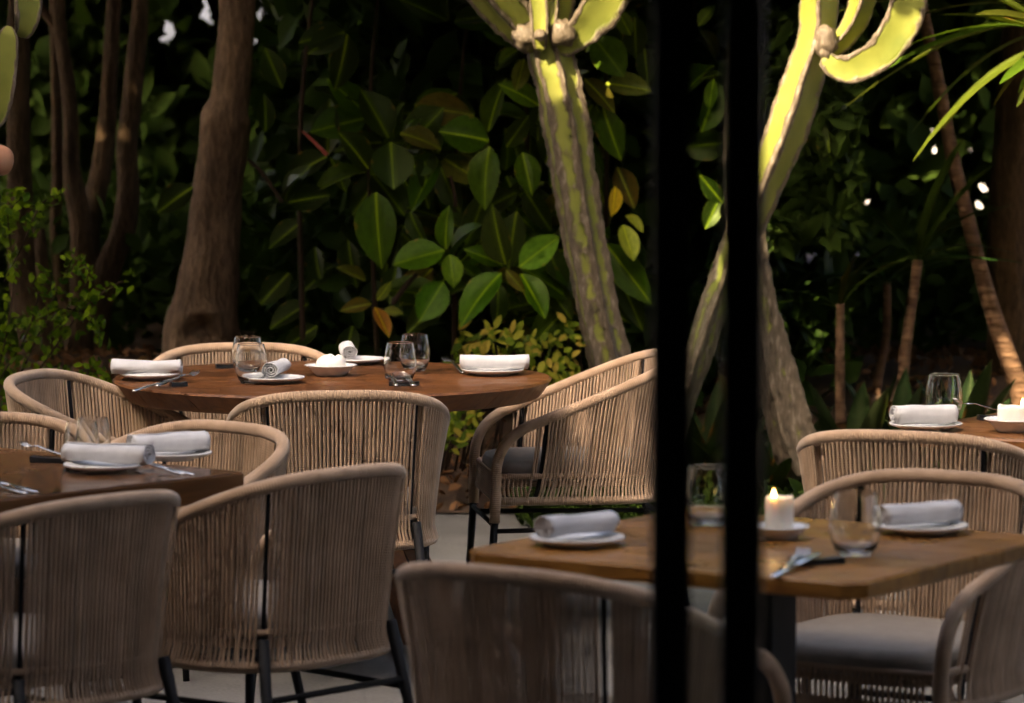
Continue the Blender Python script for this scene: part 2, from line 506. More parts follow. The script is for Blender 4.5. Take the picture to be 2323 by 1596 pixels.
# ------------------------------------------------------------ rope chair (built once, meshes shared)
def plan(a, b, yf, n=3.0, N_=140):
    """right front -> round the back -> left front, evenly spaced"""
    P = []
    for i in range(20):
        y = yf * (1 - i / 20)
        P.append((a * (1 - 0.07 * (y / max(yf, 1e-6)) ** 2), y))
    for i in range(61):
        th = math.pi * i / 60
        c, s_ = math.cos(th), math.sin(th)
        P.append((a * math.copysign(abs(c) ** (2 / n), c), -b * abs(s_) ** (2 / n)))
    for i in range(1, 21):
        y = yf * i / 20
        P.append((-a * (1 - 0.07 * (y / max(yf, 1e-6)) ** 2), y))
    P = np.array(P)
    d = np.r_[0, np.cumsum(np.hypot(*np.diff(P, axis=0).T))]
    t = np.linspace(0, d[-1], N_)
    return np.c_[np.interp(t, d, P[:, 0]), np.interp(t, d, P[:, 1])], d[-1]
def top_z(y): return 0.615 + (0.15 - y) * 0.40
YF = 0.272
A_T, B_T = 0.285, 0.278
chair_parts = []                       # (name, mesh, children)
def cpart(name, mb, mat, smooth=True): chair_parts.append((name, mb.mesh('chair_' + name, mat, smooth)))
tp, tl = plan(A_T, B_T, 0.15)
rail = [(x, y, top_z(y)) for x, y in tp]
xf = rail[0][0]
front = []
for i in range(13):
    t_ = i / 13
    p0, p1, p2 = (0.272, 0.46), (0.272, 0.575), (0.15, top_z(0.15))
    y = (1 - t_) ** 2 * p0[0] + 2 * t_ * (1 - t_) * p1[0] + t_ * t_ * p2[0]
    z = (1 - t_) ** 2 * p0[1] + 2 * t_ * (1 - t_) * p1[1] + t_ * t_ * p2[1]
    front.append((xf - 0.004 * (1 - t_), y, z))
legs_w = [(xf - 0.008, 0.276, 0.325), (xf - 0.006, 0.274, 0.39)]
full = legs_w + front + rail + [(-x, y, z) for x, y, z in (legs_w + front)[::-1]]
mb = MB(); mb.tube(full, 0.0158, 12); cpart('top_rail', mb, M['wrap'])
# seat ring and lower ring
r1, l1 = plan(0.250, 0.246, 0.262)
r2, l2 = plan(0.256, 0.252, 0.262)
mb = MB(); mb.tube([(x, y, 0.457) for x, y in r1] + [(r1[0][0], 0.262, 0.457)], 0.0085, 8, False); cpart('seat_ring', mb, M['wrap'])
mb = MB(); mb.tube([(x, y, 0.385) for x, y in r2] + [(r2[0][0], 0.262, 0.385)], 0.0125, 8, False); cpart('lower_ring', mb, M['wrap'])
# uprights and ropes
s1 = (0.262 - 0.165) / l1; s2 = (0.262 - 0.185) / l2      # where the first rope meets the rings
def lerp(arr, t_):
    q = min(max(t_, 0), 1) * (len(arr) - 1)
    k = min(int(q), len(arr) - 2)
    return arr[k] + (arr[k + 1] - arr[k]) * (q - k)
def rope_pts(u):
    a = lerp(tp, u); b1 = lerp(r1, s1 + (1 - 2 * s1) * u); b2 = lerp(r2, s2 + (1 - 2 * s2) * u)
    return Vector((a[0], a[1], top_z(a[1]))), Vector((b1[0], b1[1], 0.457)), Vector((b2[0], b2[1], 0.385))
UPR = []
for tgt in (0.125,):
    k = int(np.argmin(np.abs(tp[:70, 1] - tgt))); UPR.append(k / (len(tp) - 1))
k = int(np.argmin(np.abs(tp[:70, 0] - 0.195))); UPR.append(k / (len(tp) - 1))
UPR += [1 - u for u in UPR]
for u in UPR:
    a, b1, b2 = rope_pts(u)
    inw = Vector((-a.x, -a.y - 0.02, 0)).normalized() * 0.004
    mb = MB(); mb.tube([a + inw, b1 + inw, b2 + inw], [0.0065, 0.0065, 0.0065], 4, True); cpart('upright', mb, M['black'], False)
NR = 116
for i in range(NR):
    u = 0.006 + 0.988 * i / (NR - 1)
    if min(abs(u - q) for q in UPR) < 0.0070: continue
    u += random.uniform(-0.0006, 0.0006)
    a, b1, b2 = rope_pts(u)
    out = Vector((b1.x, b1.y, 0)).normalized()
    a2 = a + (b1 - a).normalized() * 0.012
    lat = Vector((-out.y, out.x, 0)) * random.uniform(-0.0012, 0.0012)
    mb = MB()
    mb.tube([a2 - out * 0.012, a2.lerp(b1, 0.5) - out * 0.009 - lat, b1 - out * 0.0080], 0.0037, 5, False)
    mb.tube([a2 + out * 0.010, a2.lerp(b1, 0.5) + out * 0.006 + lat, b1 + out * 0.0085, b1.lerp(b2, 0.5) + out * 0.003 + lat * 1.5, b2 + out * 0.010], 0.0037, 5, False)
    cpart('rope', mb, M['rope'])
for sgn in (1, -1):
    for i in range(7):
        y = 0.255 - i * 0.0125
        x1 = 0.234 * sgn; x2 = 0.240 * sgn
        mb = MB(); mb.tube([(x1, y, 0.457), (x1 + 0.003 * sgn, y + 0.004, 0.42), (x2 + 0.008 * sgn, y, 0.385)], 0.004, 5, False); cpart('rope', mb, M['rope'])
for i in range(36):
    x = -0.22 + 0.44 * i / 35
    mb = MB(); mb.tube([(x, 0.268, 0.457), (x + 0.004, 0.266, 0.42), (x, 0.272, 0.385)], 0.004, 5, False); cpart('rope', mb, M['rope'])
# legs, stretchers
for sg in (1, -1):
    mb = MB(); mb.tube([(sg * (xf - 0.008), 0.276, 0.33), (sg * (xf + 0.004), 0.296, 0.0)], [0.0115, 0.0095], 8); cpart('leg', mb, M['black'])
    mb = MB(); mb.tube([(sg * 0.195, -0.222, 0.445), (sg * 0.245, -0.305, 0.0)], [0.013, 0.0095], 8); cpart('leg', mb, M['black'])
    mb = MB(); mb.tube([(sg * (xf - 0.006), 0.277, 0.30), (sg * 0.212, -0.248, 0.30)], 0.0075, 6); cpart('stretcher', mb, M['black'])
mb = MB(); mb.tube([(-(xf - 0.006), 0.277, 0.315), (xf - 0.006, 0.277, 0.315)], 0.0075, 6); cpart('stretcher', mb, M['black'])
mb = MB(); mb.tube([(-0.21, -0.248, 0.318), (0.21, -0.248, 0.318)], 0.0075, 6); cpart('stretcher', mb, M['black'])
# seat panel, cushion
mb = MB()
def sell(a, b, n, z, yo=0.0, N_=40):
    out = []
    for i in range(N_):
        th = 2 * math.pi * i / N_
        c, s_ = math.cos(th), math.sin(th)
        out.append((a * math.copysign(abs(c) ** (2 / n), c), yo + b * math.copysign(abs(s_) ** (2 / n), s_), z))
    return out
def stack(mb, rings):
    n = len(rings[0]); P = [p for r_ in rings for p in r_]; F = []
    for k in range(len(rings) - 1):
        for i in range(n):
            j = (i + 1) % n
            F.append((k * n + i, k * n + j, k * n + n + j, k * n + n + i))
    F += [tuple(range(n - 1, -1, -1)), tuple((len(rings) - 1) * n + i for i in range(n))]
    mb.add(P, F)
stack(mb, [sell(0.236, 0.240, 4, z, 0.005) for z in (0.425, 0.437)]); cpart('seat_panel', mb, M['wrap'])
mb = MB()
stack(mb, [sell(a, b_, 5, z, 0.02, 48) for a, b_, z in ((0.20, 0.215, 0.438), (0.222, 0.240, 0.443), (0.229, 0.248, 0.458), (0.229, 0.248, 0.476), (0.222, 0.240, 0.491), (0.20, 0.218, 0.498), (0.12, 0.13, 0.503), (0.03, 0.03, 0.504))]); cpart('cushion', mb, M['cushion'])

def chair(x, y, face, label):
    """face: compass direction the sitter looks, (dx, dy)"""
    rz = math.atan2(face[1], face[0]) - math.pi / 2
    t_ = thing('rope_armchair', label, 'chair', (x, y, 0), rz, 'woven rope armchairs on the terrace')
    for nm, me in chair_parts: link(nm, me.copy(), t_)     # own copies: one flat ray-tracing tree renders faster
    return t_

chair(-0.47, 10.28, (-0.10, 1.0), 'rope armchair with its back to us, drawn up to the round table front')
chair(-0.80, 11.43, (0.10, -1.0), 'rope armchair on the far side of the round table facing us')
chair(-1.08, 10.55, (0.958, -0.287), 'rope armchair beside the leafy vine, at the left end of the round table')
chair(0.19, 11.35, (-1.0, -0.13), 'rope armchair seen side-on between the round table and the black posts')
chair(-1.008, 7.78, (-0.748, 0.663), 'rope armchair cut by the lower left corner, with its back to us')
chair(-0.56, 8.30, (-0.748, 0.663), 'rope armchair seen from behind with its black legs on the grey floor')
chair(-0.85, 8.92, (-0.663, -0.748), 'rope armchair facing us at the right corner of the dark table')
chair(-1.27, 9.10, (0.2, -1.0), 'rope armchair behind the tumblers of the dark table, cut by the left edge')
chair(0.123, 6.74, (0.548, 0.836), 'nearest rope armchair, back to us, cut by the black posts')
chair(0.77, 7.80, (-0.548, -0.836), 'rope armchair with grey cushion in view behind the golden table')
chair(1.0, 9.17, (0.36, 0.933), 'rope armchair backing onto us in front of the far right table')

# ------------------------------------------------------------ tables
def planked_top(parent, outline, z0, z1, angle, nplank, mat, under=0.0, bev=0.006):
    """outline: convex 2-D polygon (local). Cut into planks that run along `angle`; under: inset of the lower edge"""
    ca, sa = math.cos(-angle), math.sin(-angle)
    P = [(x * ca - y * sa, x * sa + y * ca) for x, y in outline]
    cx = sum(p[0] for p in P) / len(P); cy = sum(p[1] for p in P) / len(P)
    def inset(d):
        out = []
        for x, y in P:
            l = math.hypot(x - cx, y - cy)
            k = 1 - d / l
            out.append((cx + (x - cx) * k, cy + (y - cy) * k))
        return out
    lv = [(inset(under + bev), z0), (inset(under), z0 + bev), (inset(0), z1 - bev), (inset(bev), z1)]
    ys = [p[1] for p in P]; y0, y1 = min(ys), max(ys)
    base = bmesh.new()
    rings = [[base.verts.new((x, y, z)) for x, y in pts] for pts, z in lv]
    n = len(P)
    for k in range(3):
        for i in range(n):
            j = (i + 1) % n
            base.faces.new((rings[k][i], rings[k][j], rings[k + 1][j], rings[k + 1][i]))
    base.faces.new(rings[0][::-1]); base.faces.new(rings[3])
    for k in range(nplank):
        a = y0 + (y1 - y0) * k / nplank + (0.0011 if k else -1)
        b_ = y0 + (y1 - y0) * (k + 1) / nplank - (0.0011 if k < nplank - 1 else -1)
        bm = base.copy()
        for co, no in (((0, a, 0), (0, -1, 0)), ((0, b_, 0), (0, 1, 0))):
            r_ = bmesh.ops.bisect_plane(bm, geom=bm.verts[:] + bm.edges[:] + bm.faces[:], dist=1e-6, plane_co=co, plane_no=no, clear_outer=True)
            ed = [e for e in r_['geom_cut'] if isinstance(e, bmesh.types.BMEdge)]
            if ed: bmesh.ops.holes_fill(bm, edges=ed, sides=0)
        bmesh.ops.recalc_face_normals(bm, faces=bm.faces)
        me = bpy.data.meshes.new('plank'); bm.to_mesh(me); bm.free()
        me.materials.append(mat)
        link('plank', me, parent, None, (0, 0, angle))
    base.free()
def board(parent, name, a, b_, w_, t_, mat):
    """a slanting board from a to b"""
    a, b_ = Vector(a), Vector(b_)
    d = (b_ - a).normalized(); side = d.cross(Vector((0, 0, 1))).normalized(); up = side.cross(d)
    P = [p + side * sx * t_ / 2 + up * sy * w_ / 2 for p in (a, b_) for sx, sy in ((-1, -1), (1, -1), (1, 1), (-1, 1))]
    mb = MB(); mb.add(P, [(3, 2, 1, 0), (4, 5, 6, 7), (0, 1, 5, 4), (1, 2, 6, 5), (2, 3, 7, 6), (3, 0, 4, 7)])
    return mb.build(name, mat, parent, False)
H = 0.75
t1 = thing('round_table', 'round reddish wooden table with thick slanting edge, laid for four', 'table', (-0.523, 11.02, 0))
circ = [((0.632 + 0.006 * math.sin(3 * a + 1) + 0.004 * math.sin(7 * a)) * math.cos(a), (0.632 + 0.006 * math.sin(3 * a + 1)) * math.sin(a)) for a in (2 * math.pi * i / 120 for i in range(120))]
planked_top(t1, circ, H - 0.055, H, R(8), 7, M['teak'], 0.03, 0.006)
mb = MB(); mb.lathe([(0.07, 0.02), (0.07, H - 0.07)], 20); mb.build('column', M['black'], t1)
for k in range(4):
    a = R(40 + 90 * k)
    board(t1, 'leg', (0.05 * math.cos(a), 0.05 * math.sin(a), H - 0.09), (0.40 * math.cos(a), 0.40 * math.sin(a), 0.035), 0.07, 0.05, M['teak'])
def rect(a, b_, ch):
    return [(ch, 0), (a - ch, 0), (a, ch), (a, b_ - ch), (a - ch, b_), (ch, b_), (0, b_ - ch), (0, ch)]
def rect_table(name, label, A, ang, la, lb, mat, npl, th, ch, legs='black'):
    """A: corner, first side of length la along ang, second of length lb to its left"""
    t_ = thing(name, label, 'table', (A[0], A[1], 0), ang)
    planked_top(t_, rect(la, lb, ch), H - th, H, 0.0, npl, mat, 0.0, 0.005)
    mb = MB(); mb.box((la / 2, lb / 2, (H - th) / 2 + 0.01), (0.10, 0.10, H - th - 0.03), 0, 0.004); mb.build('column', M['black'], t_, False)
    mb = MB(); mb.box((la / 2, lb / 2, 0.010), (0.46, 0.46, 0.018), 0, 0.004); mb.build('foot_plate', M['black'], t_, False)
    mb = MB(); mb.box((la / 2, lb / 2, H - th - 0.008), (0.5, 0.5, 0.014), 0, 0.003); mb.build('top_plate', M['black'], t_, False)
    return t_
rect_table('square_table', 'golden wooden table with clipped corners behind the black posts, candle burning on it', (-0.098, 7.11), R(-33.2), 0.84, 0.80, M['iroko'], 7, 0.032, 0.035)
# dark table: corner K at its right
K = Vector((-0.592, 8.478)); e1 = Vector((-0.663, -0.748)); e2 = Vector((-0.748, 0.663))
rect_table('long_table', 'dark polished wooden table cut by the left edge of the picture', tuple(K + e1 * 1.6), math.atan2(-e1.y, -e1.x), 1.6, 0.85, M['walnut'], 7, 0.06, 0.006)
rect_table('square_table', 'wooden table at the right edge with a candle in a white bowl', (0.915, 9.40), R(-33.2), 0.9, 0.8, M['nut'], 7, 0.032, 0.02)

# ------------------------------------------------------------ tableware
mb = MB()
mb.lathe([(0.0, 0.004), (0.044, 0.004), (0.046, 0.0), (0.050, 0.0), (0.052, 0.004), (0.070, 0.0065), (0.0885, 0.0135), (0.0905, 0.0165), (0.0895, 0.0185), (0.0860, 0.0175), (0.068, 0.0125), (0.045, 0.0105), (0.0, 0.0100)], 56)
PLATE = mb.mesh('plate', M['ceramic'])
mb = MB()
mb.lathe([(0.0, 0.003), (0.036, 0.003), (0.038, 0.0), (0.043, 0.0), (0.048, 0.006), (0.061, 0.020), (0.068, 0.027), (0.076, 0.0300), (0.0775, 0.0318), (0.076, 0.0335), (0.066, 0.0315), (0.058, 0.023), (0.046, 0.010), (0.038, 0.007), (0.0, 0.006)], 56)
BOWL = mb.mesh('bowl', M['ceramic'])
mb = MB()
outer = [(0.0, 0.0), (0.020, 0.0), (0.0265, 0.0004), (0.0295, 0.0022), (0.0325, 0.0062), (0.036, 0.012), (0.0395, 0.0195), (0.0425, 0.028), (0.0445, 0.037), (0.0455, 0.046), (0.0456, 0.056), (0.0450, 0.066), (0.0437, 0.078), (0.0418, 0.090), (0.0396, 0.101), (0.0378, 0.1095), (0.0374, 0.1112), (0.0370, 0.1117)]
inner = [(0.0366, 0.1117), (0.0363, 0.1112), (0.0367, 0.1095), (0.0385, 0.101), (0.0407, 0.090), (0.0426, 0.078), (0.0439, 0.066), (0.0445, 0.056), (0.0444, 0.046), (0.0433, 0.037), (0.0412, 0.0285), (0.038, 0.0215), (0.033, 0.0155), (0.026, 0.0115), (0.014, 0.0098), (0.0, 0.0095)]
mb.lathe(outer + inner, 56)
GLASS = mb.mesh('tumbler', M['glass'])
def napkin_mesh(seed, length, rad, squash=0.9):
    rr = random.Random(seed)
    mb = MB()
    turns, n, m_ = 3.4, 110, 14
    P, F, U = [], [], []
    for j in range(m_ + 1):
        s = j / m_
        x = (s - 0.5) * length
        bend = 0.004 * math.sin(s * 3.0 + seed)
        endk = 1 + 0.05 * math.sin(seed * 2.1 + s * 4) + 0.05 * (abs(s - 0.5) * 2) ** 4
        for i in range(n + 1):
            t_ = i / n
            th = 2 * math.pi * turns * t_ + seed
            r_ = (0.15 + 0.85 * t_) * rad * endk
            wob = 1 + 0.13 * noise.noise((math.cos(th) * 1.1 + seed, math.sin(th) * 1.1, s * 2.6 + t_)) + 0.07 * noise.noise((math.cos(th) * 3 + seed, math.sin(th) * 3, s * 6)) - 0.05 * math.exp(-((s - 0.45 - 0.1 * math.sin(seed)) / 0.12) ** 2)
            yy, zz = r_ * wob * math.cos(th), r_ * wob * math.sin(th) * squash
            zz = max(zz, -rad * 0.88)
            P.append((x + 0.006 * noise.noise((t_ * 5, seed, 0)) * (1 if s > 0.5 else -1) * (abs(s - 0.5) > 0.45), yy + bend, zz))
            U.append((s, t_))
    for j in range(m_):
        for i in range(n):
            a = j * (n + 1) + i
            F.append((a, a + 1, a + n + 2, a + n + 1))
    mb.add(P, F, U)
    return mb.mesh('napkin', M['linen'])
def napkin(seed, p, ang, label, length=0.20, rad=0.0255, z=0.766, tilt=0.0):
    o = link('napkin_roll', napkin_mesh(seed, length, rad), None, (p[0], p[1], z + rad * 0.88), (0, tilt, ang))
    so = o.modifiers.new('thickness', 'SOLIDIFY'); so.thickness = 0.0024
    return tag(o, label, 'napkin', 'rolled white napkins')
def plate(p, label): return tag(link('plate', PLATE, None, (p[0], p[1], H)), label, 'plate', 'white plates')
def tumbler(p, label, s=1.0): return tag(link('glass_tumbler', GLASS, None, (p[0], p[1], H + 0.0005), None, (s,) * 3), label, 'glass', 'stemless glasses')
def bowl(p, label, s=1.0): return tag(link('candle_bowl', BOWL, None, (p[0], p[1], H), None, (s,) * 3), label, 'bowl', 'white candle bowls')
def candle(p, h, r_, z, label, lit, seed=0, dome=False, fx=0.0, fy=0.0, wavy=1.0):
    t_ = thing('candle', label, 'candle', (p[0], p[1], z), 0, 'white candles')
    n = 40; prof = [(0.90, 0.0), (1.0, 0.03), (1.0, 0.5), (1.0, 0.80), (0.985, 0.93), (0.93, 1.0), (0.85, 0.985), (0.72, 0.86), (0.4, 0.80), (0.0, 0.79)]
    if dome: prof = [(0.95, 0.0), (1.0, 0.03), (1.0, 0.45), (0.97, 0.66), (0.88, 0.83), (0.70, 0.95), (0.52, 1.0), (0.40, 0.985), (0.30, 0.90), (0.0, 0.86)]
    mb = MB(); P, F = [], []
    for i, (a, zz) in enumerate(prof):
        for k in range(n):
            th = 2 * math.pi * k / n
            wv = 1 + wavy * (0.05 * math.sin(3 * th + seed) + 0.03 * math.sin(5 * th)) * (zz > 0.6)
            P.append((a * r_ * math.cos(th), a * r_ * math.sin(th), zz * h * (wv if a > 0.1 else 1)))
    for i in range(len(prof) - 1):
        for k in range(n):
            j = (k + 1) % n
            F.append((i * n + k, i * n + j, i * n + n + j, i * n + n + k))
    F.append(tuple(range(n - 1, -1, -1)))
    mb.add(P, F); mb.build('wax_body', M['wax'], t_)
    zt = h * prof[-1][1]
    mb = MB(); mb.tube([(fx, fy, zt - 0.003), (fx + 0.001, fy, zt + 0.009)], 0.0009, 6); mb.build('wick', M['wick'], t_)
    if lit:
        mb = MB(); mb.lathe([(0.0, 0.0), (0.0030, 0.003), (0.0046, 0.008), (0.0042, 0.014), (0.0024, 0.021), (0.0, 0.028)], 12)
        f_ = mb.build('flame', M['flame'], t_); f_.location = (fx, fy, zt + 0.006)
    return t_

# cutlery: drawn along +x from handle end (0) to tip (1 = 0.205 m)
def strip(mb, st, tk=0.0026):
    """st: (x, halfwidth, z, y)"""
    P, F = [], []
    for x, hw, z, y in st:
        P += [(x, y - hw, z), (x, y + hw, z), (x, y + hw * 0.8, z + tk), (x, y - hw * 0.8, z + tk)]
    for i in range(len(st) - 1):
        a = i * 4
        for k in range(4):
            j = (k + 1) % 4
            F.append((a + k, a + j, a + 4 + j, a + 4 + k))
    F += [(3, 2, 1, 0), tuple(len(st) * 4 - 4 + k for k in range(4))]
    mb.add(P, F)
mb = MB(); strip(mb, [(0.0, 0.004, 0, 0), (0.006, 0.0062, 0, 0), (0.06, 0.0052, 0.001, 0), (0.11, 0.0034, 0.003, 0), (0.132, 0.0036, 0.005, 0), (0.143, 0.0085, 0.004, 0), (0.155, 0.0112, 0.001, 0), (0.163, 0.0115, -0.001, 0)], 0.0026)
F_HANDLE = mb.mesh('fork_handle', M['steel'])
mb = MB(); strip(mb, [(0.1625, 0.0017, -0.001, 0), (0.178, 0.0017, -0.002, 0), (0.192, 0.0015, 0.001, 0), (0.204, 0.0009, 0.006, 0)], 0.0018)
F_TINE = mb.mesh('fork_tine', M['steel'])
mb = MB(); strip(mb, [(0.0, 0.004, 0, 0), (0.005, 0.0066, 0, 0), (0.06, 0.0060, 0.001, 0), (0.10, 0.0045, 0.002, 0)], 0.0032)
K_HANDLE = mb.mesh('knife_handle', M['steel'])
mb = MB(); strip(mb, [(0.0995, 0.0042, 0.0022, 0), (0.108, 0.0080, 0.0026, 0.001), (0.16, 0.0088, 0.003, 0.001), (0.192, 0.0070, 0.003, 0.0), (0.205, 0.0015, 0.003, -0.005)], 0.0014)
K_BLADE = mb.mesh('knife_blade', M['steel'])
def cutlery(kind, a, b_, label, za=0.0015, zb=0.022):
    """a: handle end, b: tip, both on the table plane"""
    a = Vector((a[0], a[1], H + za)); b_ = Vector((b_[0], b_[1], H + zb)); d = b_ - a
    s = d.length / 0.205
    t_ = thing(kind, label, kind, a, 0, 'steel cutlery')
    t_.rotation_euler = (0, -math.asin(d.z / d.length), math.atan2(d.y, d.x))
    s = min(max(s, 0.9), 1.15)
    t_.scale = (s, s, s)
    if kind == 'fork':
        link('handle', F_HANDLE, t_)
        for k in range(4): link('tine', F_TINE, t_, (0, (k - 1.5) * 0.0062, 0))
    else:
        link('handle', K_HANDLE, t_); link('blade', K_BLADE, t_)
    return t_
def rest_block(p, ang, label, l=0.085, w_=0.03, h=0.013):
    mb = MB()
    st = []
    for i in range(9):
        s = i / 8; z = h * (0.78 + 0.22 * abs(2 * s - 1) ** 2)
        st.append(((s - 0.5) * l, z))
    P, F = [], []
    for x, z in st:
        P += [(x, -w_ / 2, 0), (x, w_ / 2, 0), (x, w_ / 2 - 0.002, z), (x, -w_ / 2 + 0.002, z)]
    for i in range(8):
        for k in range(4):
            j = (k + 1) % 4
            F.append((i * 4 + k, i * 4 + j, i * 4 + 4 + j, i * 4 + 4 + k))
    F += [(3, 2, 1, 0), (32, 33, 34, 35)]
    mb.add(P, F)
    o = mb.build('cutlery_rest', M['rest'], None, False)
    o.location = (p[0], p[1], H + 0.0008); o.rotation_euler = (0, 0, ang)
    return tag(o, label, 'cutlery rest', 'black cutlery rests')

# round table
plate(on(343, 861), 'white plate at the left end of the round table')
napkin(1, on(333, 864), R(-3), 'white napkin roll lying sideways at the left end of the round table')
p = on(620, 869); plate(p, 'white plate nearest us on the round table, in front of the candle bowl')
napkin(2, (p[0] + 0.008, p[1] + 0.06), R(-96), 'end-on white napkin roll beside the pair of tumblers on the round table', 0.19, 0.025)
p = on(806, 826); plate(p, 'white plate on the far side of the round table behind the candle bowl')
napkin(3, (p[0] - 0.02, p[1] + 0.02), R(-84), 'end-on white napkin roll on the far side of the round table', 0.19, 0.027)
p = on(1118, 851); plate(p, 'white plate at the right end of the round table')
napkin(4, (p[0] + 0.005, p[1] + 0.005), R(4), 'white napkin roll lying sideways at the right end of the round table', 0.20, 0.026)
p = on(751, 853); bowl(p, 'white bowl holding the domed candle on the round table', 0.98)
candle(p, 0.052, 0.044, H + 0.007, 'domed white candle in the bowl on the round table', False, 2.0, True, 0.0, -0.008)
tumbler(on(570, 871), 'front tumbler of the pair left of the candle on the round table')
tumbler(on(562, 851), 'tumbler standing right behind another near the far chair of the round table')
tumbler(on(908, 868), 'tumbler beside the black cutlery rest at the front of the round table', 1.02)
tumbler(on(941, 843), 'rear tumbler right of the candle on the round table', 0.98)
rest_block(on(405, 877), R(20), 'black cutlery rest under the crossed fork and knife of the round table', 0.045)
cutlery('knife', on(302, 890), on(428, 872), 'steel knife at the left end of the round table')
cutlery('fork', on(355, 880), on(470, 862), 'steel fork with raised tines at the left end of the round table', 0.003, 0.03)
rest_block(on(917, 876), R(0), 'black cutlery rest with two handles at the front of the round table')
cutlery('fork', on(899, 886), on(878, 866), 'steel fork pointing away behind the front tumbler of the round table', 0.012, 0.022)
cutlery('knife', on(938, 886), on(918, 866), 'steel knife pointing away at the front of the round table', 0.012, 0.020)
cutlery('fork', on(1052, 850), on(1002, 833), 'steel fork with raised tines beside the right napkin of the round table', 0.004, 0.035)
rest_block(on(510, 836), R(12), 'black cutlery rest in front of the far chair', 0.055)
# dark table
p = on(236, 1070); plate(p, 'white plate at the front of the dark table')
napkin(5, (p[0] + 0.005, p[1] + 0.015), R(-22), 'front white napkin roll on the dark table, its open end to the right', 0.205, 0.0265)
p = on(392, 1043); plate(p, 'white plate near the right corner of the dark table')
napkin(17.3, (p[0] - 0.008, p[1] + 0.005), R(24), 'rear white napkin roll near the right corner of the dark table', 0.19, 0.027)
tumbler(on(186, 1056), 'front tumbler of the pair on the dark table', 0.88)
tumbler(on(212, 1046), 'tumbler half hidden behind another on the dark table', 0.88)
rest_block(on(118, 1050), R(-20), 'black cutlery rest beside the tumblers on the dark table', 0.10)
cutlery('fork', on(160, 1052), on(60, 1040), 'steel fork with raised tines on the dark table rest', 0.014, 0.03)
cutlery('knife', on(440, 1081), on(325, 1064), 'steel knife pointing right at the corner of the dark table', 0.002, 0.012)
cutlery('fork', on(418, 1079), on(315, 1066), 'steel fork beside the knife at the corner of the dark table', 0.002, 0.012)
cutlery('knife', on(84, 1121), on(-55, 1095), 'steel knife entering from the left edge on the dark table', 0.002, 0.012)
cutlery('fork', on(60, 1123), on(-75, 1100), 'steel fork entering from the left edge on the dark table', 0.002, 0.012)
# golden table
p = on(1309, 1238); plate(p, 'white plate on the golden table left of the black posts')
napkin(7, (p[0], p[1] + 0.005), R(40), 'white napkin roll on the golden table left of the black posts', 0.165, 0.025)
p = on(2090, 1210); plate(p, 'white plate on the golden table right of the clear tumbler')
napkin(8, (p[0] - 0.005, p[1] + 0.01), R(30), 'white napkin roll on the golden table right of the black posts', 0.165, 0.025)
p = on(1768, 1222); bowl(p, 'white dish under the burning candle on the golden table', 0.76)
candle(p, 0.075, 0.027, H + 0.0055, 'tall white pillar candle burning on the golden table', True, 1.0, False, -0.012, -0.016, 0.25)
tumbler(on(1940, 1262), 'clear tumbler in front of the plate on the golden table', 1.05)
tumbler(on(1606, 1193), 'tumbler seen through the strip between the black posts', 1.05)
rest_block(on(1852, 1281), R(15), 'black cutlery rest on the golden table', 0.10)
cutlery('fork', on(1760, 1312), on(1880, 1243), 'steel fork beside the clear tumbler on the golden table', 0.002, 0.03)
cutlery('knife', on(1752, 1314), on(1905, 1262), 'steel knife on the golden table rest', 0.002, 0.022)
# table at the right edge
p = on(2100, 976); plate(p, 'white plate behind the rope chair on the far right table')
napkin(9, (p[0] - 0.005, p[1] - 0.005), R(18), 'white napkin roll on the far right table', 0.165, 0.028)
tumbler(on(2141, 953), 'tumbler behind the napkin on the far right table', 1.04)
p = on(2303, 980); bowl(p, 'white bowl holding the candle on the far right table', 1.0)
candle(p, 0.058, 0.044, H + 0.006, 'broad white candle with melted rim burning on the far right table', True, 0.3, False, 0.016, -0.01)
cutlery('fork', on(2300, 952), on(2193, 957), 'steel fork with raised tines on the far right table', 0.012, 0.045)
rest_block(on(2262, 953), R(10), 'black cutlery rest on the far right table', 0.10)

# ------------------------------------------------------------ foliage helpers
def leaf_blade(nl=6, nw=4, wid=0.46, fold=0.16, droop=0.12, point=0.75):
    """unit leaf along +x, width `wid`, normal +z; uv.x across, uv.y along"""
    mb = MB(); P, U, F = [], [], []
    for i in range(nl + 1):
        s = i / nl
        hw = wid / 2 * (math.sin(math.pi * min(s ** 0.92, 1) * 0.985 + 0.02)) ** point
        if i == nl: hw = 0.004
        for j in range(nw + 1):
            t_ = j / nw * 2 - 1
            P.append((s, t_ * hw, fold * abs(t_) * hw * 1.2 - droop * s * s - 0.05 * t_ * t_ * hw))
            U.append((0.5 + t_ * 0.5 * hw / (wid / 2), s))
    for i in range(nl):
        for j in range(nw):
            a = i * (nw + 1) + j
            F.append((a, a + 1, a + nw + 2, a + nw + 1))
    mb.add(P, F, U)
    return mb
FICUS = [leaf_blade(7, 4, w_, f_, d_).mesh('ficus_leaf', M['ficus']) for w_, f_, d_ in ((0.50, 0.50, 0.14), (0.44, 0.70, 0.24), (0.54, 0.34, 0.08), (0.47, 0.42, 0.30))]
JADE = leaf_blade(4, 2, 0.50, 0.2, 0.10).mesh('jade_leaf', M['jade'])
STRAP = leaf_blade(10, 2, 0.10, 0.5, 0.30, 0.45).mesh('strap_leaf', M['strap'])
STRAP2 = leaf_blade(10, 2, 0.07, 0.5, 0.75, 0.45).mesh('strap_leaf_arched', M['strap'])
